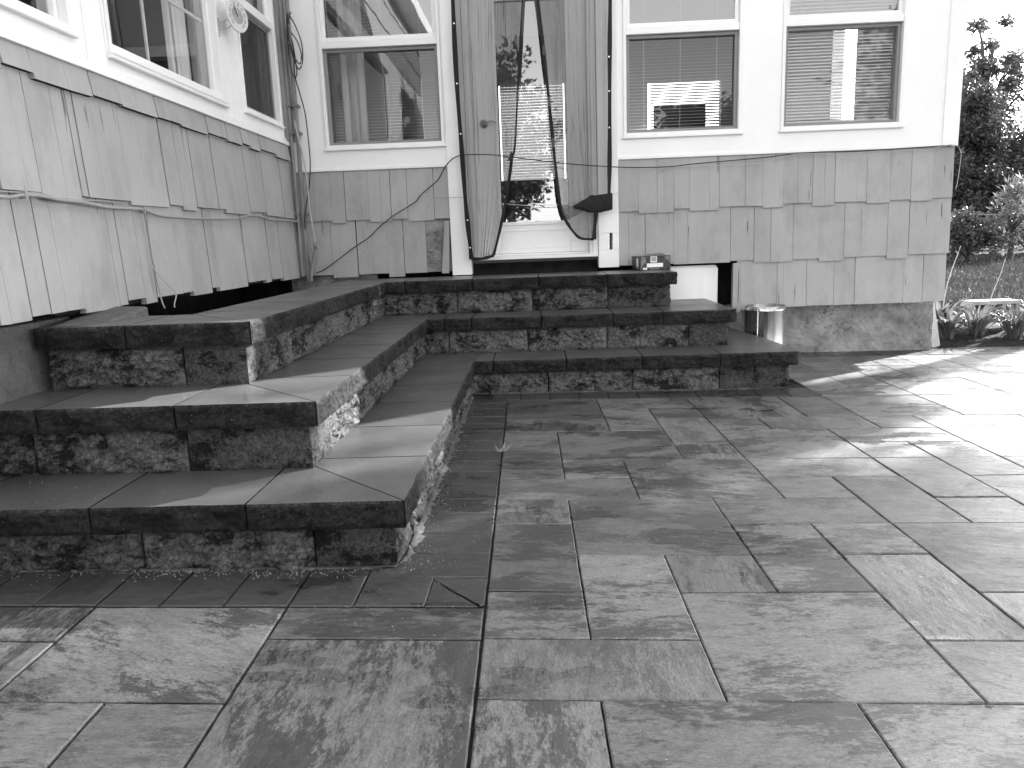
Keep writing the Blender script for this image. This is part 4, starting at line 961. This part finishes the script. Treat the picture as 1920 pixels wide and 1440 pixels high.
# galvanised duct pipe
def galv():
    m, t, b = mat('galvanised_sheet'); c = coords(t)
    b.inputs['Metallic'].default_value = 1; v = ramp(t, noise_t(t, mapping(t, c, (1, 1, .03)), 30, 3), [(.3, .42), (.7, .72)]); setcol(t, b, v)
    t.links.new(ramp(t, noise_t(t, mapping(t, c, (1, 1, .05)), 18, 3), [(.3, .18), (.7, .36)]), b.inputs['Roughness']); return m
M_['galv'] = galv()
mb = MB(); ring_ = []
cx0, cy0, r0 = 1.757, 5.872, .150
for k in range(48):
    a = 2 * math.pi * k / 48; rr = r0 * (1 + .012 * math.sin(3 * a)); ring_.append((a, rr))
def rr_ring(z, dr): return mb.add([(cx0 + (r + dr) * math.cos(a), cy0 + (r + dr) * math.sin(a), z) for a, r in ring_])
R_ = [rr_ring(z, d) for z, d in ((-.01, 0), (.03, 0), (.034, .002), (.040, .002), (.044, 0), (.395, 0), (.399, .003), (.405, .003), (.409, 0), (.432, 0), (.432, -.0015), (-.01, -.0015))]
for a, b in zip(R_, R_[1:]):
    for k in range(48): mb.face((a + k, a + (k + 1) % 48, b + (k + 1) % 48, b + k))
mb.box(cx0 - .096, cx0 - .086, cy0 - r0 * .80 - .004, cy0 - r0 * .80 + .003, 0, .43)
tag(mb.build('duct_pipe', 'galv', smooth=True), 'short shiny sheet metal pipe standing upright behind the right end of the steps', 'pipe')

# plank leaning at the foundation corner
mb = MB(); mb.hexa([(3.34, 6.46, -.04), (3.47, 6.56, -.04), (3.46, 6.575, -.04), (3.33, 6.475, -.04), (3.215, 6.31, .35), (3.29, 6.36, .36), (3.28, 6.375, .36), (3.205, 6.325, .35)])
tag(mb.build('plank', 'plank', bevel=.002), 'pale weathered plank leaning on the foundation corner by the plants', 'plank')

# dry leaf on the patio
def curled_leaf(cx_, cy_, size, rot, seed, curl, tones=(.5, .9)):
    mb = MB(); rl = random.Random(seed); n = 10
    lobes = [1, .55, .85, .5, .95, .45, .85, .55, 1.0, .4]
    base = (0, 0, .004); ring = []
    for k in range(30):
        a = 2 * math.pi * k / 30; l = lobes[int(k / 3) % 10] * (1 if k % 3 == 1 else .62) * size
        ring.append((l * math.cos(a), l * math.sin(a), .006 + curl * (l / size) ** 2 * (.6 + .6 * rl.random())))
    c = mb.add([base]); r = mb.add(ring); m_ = mb.add([(x * .5, y * .5, .004 + z * .25) for x, y, z in ring])
    for k in range(30):
        mb.t = rl.uniform(*tones)
        mb.face((c, m_ + k, m_ + (k + 1) % 30)); mb.face((m_ + k, r + k, r + (k + 1) % 30, m_ + (k + 1) % 30))
    if size > .03: mb.tube([(0, 0, .006), (size * .6, -.01, .02), (size * 1.3, -.02, .03)], .0014, 5)
    Mx = Matrix.Translation((cx_, cy_, pz(cx_, cy_) + .002)) @ Matrix.Rotation(rot, 4, 'Z'); mb.v = [tuple(Mx @ Vector(p)) for p in mb.v]; return mb
tag(curled_leaf(-.19, 3.45, .048, 1.0, 3, .045).build('dry_leaf', 'dry_leaf'), 'curled dry leaf lying on the patio beside the dark border pavers', 'leaf')
tag(curled_leaf(.93, 1.47, .016, 2.0, 5, .01, (.0, .2)).build('dry_leaf', 'dry_leaf'), 'small dark leaf scrap in the joint between front patio slabs', 'leaf')

# furniture seen dimly through the panes
tv = empty('television', (1.45, 7.6, .86), 'dark flat television seen through the blind of the middle window', 'television')
mb = MB(); mb.box(1.17, 1.66, 7.58, 7.62, 1.88, 2.20); mb.build('screen', 'black_plastic', tv, bevel=.004)
mb = MB(); mb.box(1.20, 1.62, 7.5, 7.75, .86, 1.80); mb.box(1.37, 1.45, 7.57, 7.64, 1.80, 1.88); mb.build('stand', 'black_plastic', tv)
sf = empty('armchair', (.05, 7.7, .86), 'dark upholstered armchair just inside the glazed door', 'armchair'); M_['sofa'] = plain('dark_upholstery', .03, .9, var=.4, bmp=.5, bscale=20)
mb = MB(); mb.box(-.45, .55, 7.4, 8.1, .93, 1.22); mb.build('seat', 'sofa', sf, bevel=.05)
mb = MB(); mb.box(-.45, .55, 8.0, 8.25, 1.15, 1.60); mb.build('backrest', 'sofa', sf, bevel=.07)
for a in (-.62, .55): mb = MB(); mb.box(a, a + .17, 7.4, 8.25, .9, 1.38); mb.build('armrest', 'sofa', sf, bevel=.05)
for a, b in ((-.5, 7.5), (.5, 7.5), (-.5, 8.1), (.5, 8.1)): mb = MB(); mb.tube([(a, b, .86), (a, b, .93)], .02, 8); mb.build('leg', 'black_plastic', sf)
tb = empty('side_table', (2.3, 7.2, .86), 'dark round table behind the right hand window', 'table')
mb = MB(); mb.lathe([(0, 1.0), (.55, 1.0), (.57, 1.02), (.55, 1.045), (0, 1.045)], (2.35, 7.3, .86), 32); mb.build('table_top', 'black_plastic', tb)
mb = MB(); mb.lathe([(.22, 0), (.22, .03), (.04, .06), (.035, 1.0)], (2.35, 7.3, .86), 20); mb.build('table_leg', 'black_plastic', tb)

# ------------------------------------------------------------------ planting
def blade(mb, base, az, L, w, arch, rl, fold=.25, segs=6, rise=1.0):
    """one arching strap leaf"""
    x, y, z = base; pts = []; ang = R(rl.uniform(62, 86)) * rise; cx_, cz_ = 0, 0
    for i in range(segs + 1):
        s = i / segs; ww = w * (math.sin(math.pi * min(1, s * .85 + .12)) ** .7) * (1 if s < .98 else .1)
        pts.append((cx_, cz_, ww)); cx_ += L / segs * math.cos(ang); cz_ += L / segs * math.sin(ang); ang -= R(arch) / segs * (.5 + s)
    ca, sa = math.cos(az), math.sin(az); ids = []
    for q, zz, ww in pts:
        px, py = x + q * ca, y + q * sa
        ids.append(mb.add([(px - sa * ww / 2, py + ca * ww / 2, z + zz + ww * fold), (px, py, z + zz), (px + sa * ww / 2, py - ca * ww / 2, z + zz + ww * fold)]))
    mb.t = rl.uniform(0, 1)
    for a, b in zip(ids, ids[1:]): mb.face((a, a + 1, b + 1, b)); mb.face((a + 1, a + 2, b + 2, b + 1))
plants = [(3.60, 6.72, .20, 'broad pale leaved plant crowding the foundation corner', .06, 42), (3.88, 6.78, .23, 'arching strap leaved plant just right of the leaning plank', .040, 44), (4.18, 6.72, .24, 'arching strap leaved plant in front of the cinder block', .036, 46), (4.50, 6.76, .23, 'arching strap leaved plant below the right end of the cinder block', .040, 46),
          (4.82, 6.85, .26, 'strap leaved plant at the right edge of the bed', .045, 44), (3.72, 7.10, .24, 'sunlit broad leaved plant behind the plank', .06, 40), (4.72, 7.30, .22, 'low leafy plant to the right of the cinder block', .05, 34), (5.2, 6.9, .26, 'strap leaved plant outside the corner of the bed', .045, 36)]
for k, (x, y, L, lab, w, cnt) in enumerate(plants):
    L *= 1.2; w *= .68; cnt = int(cnt * 1.5)
    mb = MB(); rl = random.Random(40 + k)
    for i in range(cnt):
        az = rl.uniform(0, 2 * math.pi); r_ = rl.uniform(0, .07)
        blade(mb, (x + r_ * math.cos(az), y + r_ * math.sin(az), bedz(x, y) - .01), az, L * rl.uniform(.8, 1.45), w * rl.uniform(.6, 1.1), rl.uniform(70, 140), rl)
    tag(mb.build('strap_leaf_plant', 'leaf_plant', smooth=True), lab, 'plant', 'leafy plants in the bed by the house')
# tall dry stalks
for pts, lab in (([(3.66,6.95,.05),(3.70,6.97,.40),(3.757,7.0,.592),(3.80,7.0,.73),(3.83,7.02,.80)], 'tall bare dry stalk rising just beside the house corner'), ([(4.06,7.0,.05),(4.10,7.0,.22),(4.14,7.0,.38),(4.19,7.0,.53),(4.235,7.02,.67)], 'bare dry stalk rising in front of the cinder block')):
    mb = MB(); mb.tube(smooth_path(pts), .006, 6, r1=.0022); rl = random.Random(int(pts[0][0] * 100))
    for k in range(4): p = pts[1 + k % 3]; mb.tube([p, (p[0] + rl.uniform(-.03, .03), p[1], p[2] + .025)], .002, 4)
    tag(mb.build('dry_stalk', 'stalk'), lab, 'stalk', 'dry stalks in the bed')
# cinder block
mb = MB(); cz = .088; X0, X1, Y0, Y1 = 3.99, 4.43, 7.06, 7.25
for a, b in ((X0, X0 + .035), (X0 + .125, X0 + .16), (X0 + .28, X0 + .315), (X1 - .035, X1)): mb.box(a, b, Y0, Y1, cz + .0352, cz + .1648)
mb.box(X0, X1, Y0, Y1, cz + .165, cz + .2); mb.box(X0, X1, Y0, Y1, cz, cz + .035); mb.box(X0 + .036, X1 - .036, Y1 - .02, Y1 - .002, cz + .0352, cz + .1648)
tag(mb.build('cinder_block', 'cinder', bevel=.004), 'grey hollow concrete block lying on its side behind the plants', 'block')

# grass blades in the part of the lawn the photo sees
mb = MB(); rl = random.Random(9)
for i in range(26000):
    y = 7.7 + (rl.random() ** 1.6) * 16; x = y * rl.uniform(.50, .80) + .2
    z = gz(x, y); h = rl.uniform(.03, .07) * (1 + y / 30); a = rl.uniform(0, 6.28); w = .004 * (1 + y / 6)
    bx_, by_ = rl.gauss(0, .02), rl.gauss(0, .02); mb.t = min(1, max(0, .5 + .45 * noise.noise((x * .5, y * .5, 2)) + rl.uniform(-.25, .25)))
    i0 = mb.add([(x - w * math.cos(a), y - w * math.sin(a), z), (x + w * math.cos(a), y + w * math.sin(a), z), (x + bx_, y + by_, z + h)]); mb.face((i0, i0 + 1, i0 + 2))
tag(mb.build('grass', 'grass'), kind='stuff')

# chain link fence
fe = empty('chain_link_fence', (12.5, 21, -.05), 'low chain link fence with a metal top rail in front of the hedge', 'fence')
FP = [(9.5, 22.6, 1.25), (11.694, 22.0, 1.25), (12.944, 21.6, 1.17), (14.5, 20.2, .98), (17, 17.8, .9)]
mb = MB(); mb.tube(FP, .024, 8); mb.build('top_rail', 'metal', fe)
for x, y, z in FP: mb = MB(); mb.tube([(x, y, -.1), (x, y, z + .04)], .03, 8); mb.build('post', 'metal', fe)
mb = MB()
for (x0, y0, z0), (x1, y1, z1) in zip(FP, FP[1:]):
    L = math.hypot(x1 - x0, y1 - y0); m_ = int(L / .11)
    for k in range(-11, m_):
        for s in (1, -1):
            a0, b0 = (k, k + 11) if s == 1 else (k + 11, k)
            f = lambda q, t_: (x0 + (x1 - x0) * q / m_, y0 + (y1 - y0) * q / m_, -.06 + (1.22 - .0) * t_ * ((z0 + z1) / 2 / 1.25))
            A, B_ = [a0, 0.0], [b0, 1.0]
            lo, hi = 0.0, 1.0
            for lim, sg in ((0, 1), (m_, -1)):
                if (B_[0] - A[0]) != 0:
                    tt = (lim - A[0]) / (B_[0] - A[0])
                    if (A[0] - lim) * sg < 0: lo = max(lo, tt)
                    if (B_[0] - lim) * sg < 0: hi = min(hi, tt)
            if hi - lo > .02: mb.tube([f(A[0] + (B_[0] - A[0]) * lo, lo), f(A[0] + (B_[0] - A[0]) * hi, hi)], .0025, 3, cap=False)
mb.build('wire_mesh', 'metal', fe)

# trees and bushes
def crown(c, r, n_cl, n_lf, ls, rl, gap=.0, cl_r=.34, droop=0, el=2.0):
    mb = MB(); cl = []
    while len(cl) < n_cl:
        p = Vector((rl.uniform(-1, 1), rl.uniform(-1, 1), rl.uniform(-1, 1)))
        if p.length > 1 or p.length < .25: continue
        p *= (.72 + .4 * noise.noise(p * 2.1 + Vector((c[0], c[1], 0))))
        cl.append((Vector((c[0] + p.x * r[0], c[1] + p.y * r[1], c[2] + p.z * r[2])), rl.uniform(.6, 1.25) * cl_r * min(r), rl.random()))
    for q, cr, tn in cl:
        for i in range(n_lf):
            d = Vector((rl.gauss(0, 1), rl.gauss(0, 1), rl.gauss(0, 1))).normalized() * cr * (rl.random() ** .45)
            d.z *= .75; p = q + d
            a = Vector((rl.gauss(0, 1), rl.gauss(0, 1), rl.gauss(-droop, .7))).normalized(); b = a.cross(Vector((rl.gauss(0, 1), rl.gauss(0, 1), rl.gauss(0, 1)))).normalized()
            s = ls * rl.uniform(.6, 1.3); mb.t = min(1, max(0, .25 + .5 * tn + rl.uniform(-.25, .25)))
            i0 = mb.add([p, p + a * s * .5 + b * s * .5 / el, p + a * s, p + a * s * .5 - b * s * .5 / el]); mb.face((i0, i0 + 1, i0 + 2, i0 + 3))
    return mb, [q for q, _, _ in cl]
def tree(name, x, y, h, r, lab, cat, m, n_cl, n_lf, ls, seed, group, base=None, low=.25, cl_r=.34, limbs=9, el=2.0, droop=0):
    rl = random.Random(seed); z0 = gz(x, y) - .05 if base is None else base
    root = empty(name, (x, y, z0), lab, cat, group)
    zc = z0 + h * (low + (1 - low) / 2); rz = h * (1 - low) / 2
    mb, cl = crown((x, y, zc), (r, r, rz), n_cl, n_lf, ls, rl, cl_r=cl_r, el=el, droop=droop); mb.build('crown', m, root)
    mb = MB(); tr = .02 * h + .03
    top = Vector((x + .1, y, z0 + h * .82)); mb.tube(smooth_path([(x, y, z0 - .1), (x + .05 * r, y, z0 + h * .25), (x - .06 * r, y + .05 * r, z0 + h * .55), tuple(top)]), tr, 9, r1=tr * .25)
    for k in range(min(limbs, len(cl))):
        q = cl[k]; s = Vector((x, y, z0 + max(.12 * h, (q.z - z0) * .6))); mid = (s + q) / 2 + Vector((0, 0, .08 * h)); mb.tube(smooth_path([s, mid, q], 3), tr * .4, 6, r1=tr * .08)
    mb.build('trunk', 'bark', root, smooth=True); return root
G_ = 'trees and bushes beyond the lawn'
tree('evergreen_tree', 13.1, 24.0, 6.3, 1.35, 'dense rounded evergreen tree rising just past the house corner', 'tree', 'leaf_dark', 90, 260, .13, 1, G_, low=.0, cl_r=.36)
tree('evergreen_tree', 14.4, 24.6, 4.2, 1.5, 'dark evergreen tree at the right edge beyond the fence', 'tree', 'leaf_dark', 70, 240, .13, 2, G_, low=.0)
tree('evergreen_tree', 15.9, 25.0, 4.6, 1.8, 'dark evergreen tree just outside the right edge beyond the fence', 'tree', 'leaf_dark', 60, 230, .14, 3, G_, low=.0)
tree('deciduous_tree', 14.3, 27.2, 6.6, 1.3, 'airy broadleaf tree standing behind the evergreens', 'tree', 'leaf_mid', 50, 120, .15, 4, G_, low=.25, cl_r=.3)
tree('deciduous_tree', 15.5, 27.5, 8.4, 1.3, 'tallest loose broadleaf tree with sky showing through its top', 'tree', 'leaf_mid', 44, 110, .16, 5, G_, low=.35, cl_r=.28)
tree('deciduous_tree', 17.2, 27.0, 7.0, 1.7, 'broadleaf tree outside the right edge above the dark hedge', 'tree', 'leaf_mid', 50, 110, .16, 6, G_, low=.25, cl_r=.3)
tree('flowering_shrub', 11.9, 19.6, 2.3, .9, 'shrub with long pale sprigs in front of the fence', 'shrub', 'leaf_pale', 26, 60, .20, 7, G_, low=.05, cl_r=.4, el=5, droop=-.6)
tree('flowering_shrub', 10.3, 18.6, 1.7, .9, 'low dark shrub half behind the house corner', 'shrub', 'leaf_dark', 26, 150, .10, 8, G_, low=.0, cl_r=.4)
# garden trees round the rest of the yard: they shade the patio and stand in the reflections
tree('evergreen_tree', 11.6, 25.5, 5.5, 1.9, 'dense evergreen tree behind the house corner', 'tree', 'leaf_dark', 70, 240, .15, 21, G_, low=.0)
tree('evergreen_tree', 12.6, 22.9, 3.3, 1.3, 'dark bushy evergreen close behind the fence', 'tree', 'leaf_dark', 60, 240, .12, 22, G_, low=.0, cl_r=.38)
tree('evergreen_tree', 14.3, 22.6, 3.0, 1.3, 'short dark evergreen behind the fence at the right edge', 'tree', 'leaf_dark', 60, 240, .12, 23, G_, low=.0, cl_r=.38)
tree('deciduous_tree', 12.9, 28.5, 7.0, 1.7, 'pale leaved broadleaf tree mostly hidden by the house corner', 'tree', 'leaf_mid', 70, 150, .15, 24, G_, low=.2, cl_r=.32)
mb, _c = crown((15.5, 29.5, 1.1), (6.0, .9, 1.35), 90, 150, .17, random.Random(77), cl_r=1.0)
tag(mb.build('hedge', 'leaf_dark'), 'long dark clipped hedge closing the yard behind the trees', 'hedge')
G2_ = 'garden trees outside the picture'
tree('shade_tree', 12.95, 8.08, 10.4, 4.1, 'large leafy tree to the right of the patio shading its near part', 'tree', 'leaf_mid', 340, 340, .25, 9, G2_, low=.36, limbs=14)
tree('shade_tree', 11.6, 4.2, 9.6, 3.7, 'large leafy tree right of the patio, nearer the camera', 'tree', 'leaf_mid', 230, 300, .23, 10, G2_, low=.35, limbs=14)
tree('sun_block_tree', 8.3, 9.4, 4.35, 1.0, 'small round headed tree added out of view beyond the patio to block the sun', 'tree', 'leaf_dark', 60, 190, .11, 31, G2_, low=.74, cl_r=.5)  # added unseen to cut the sun band across the patio
tree('yard_tree', -.9, -15, 8.0, 2.4, 'dark rounded tree behind the camera mirrored in the door', 'tree', 'leaf_dark', 70, 160, .22, 11, G2_, low=.1)
tree('yard_tree', 5.5, -13, 6.2, 2.6, 'broad dark tree behind the camera mirrored in the middle window', 'tree', 'leaf_dark', 70, 160, .22, 12, G2_, low=.1)
tree('yard_tree', 9.5, -3.5, 7.5, 3.0, 'dense dark tree beside the patio behind the camera', 'tree', 'leaf_dark', 80, 170, .22, 15, G2_, low=.1)
tree('yard_tree', -7.5, -12, 8.0, 3.2, 'tall dark tree behind the camera to the left', 'tree', 'leaf_dark', 70, 160, .22, 13, G2_, low=.1)
tree('yard_tree', 12, -10, 7.0, 3.2, 'tall dark tree behind the camera to the right', 'tree', 'leaf_dark', 70, 160, .22, 14, G2_, low=.1)
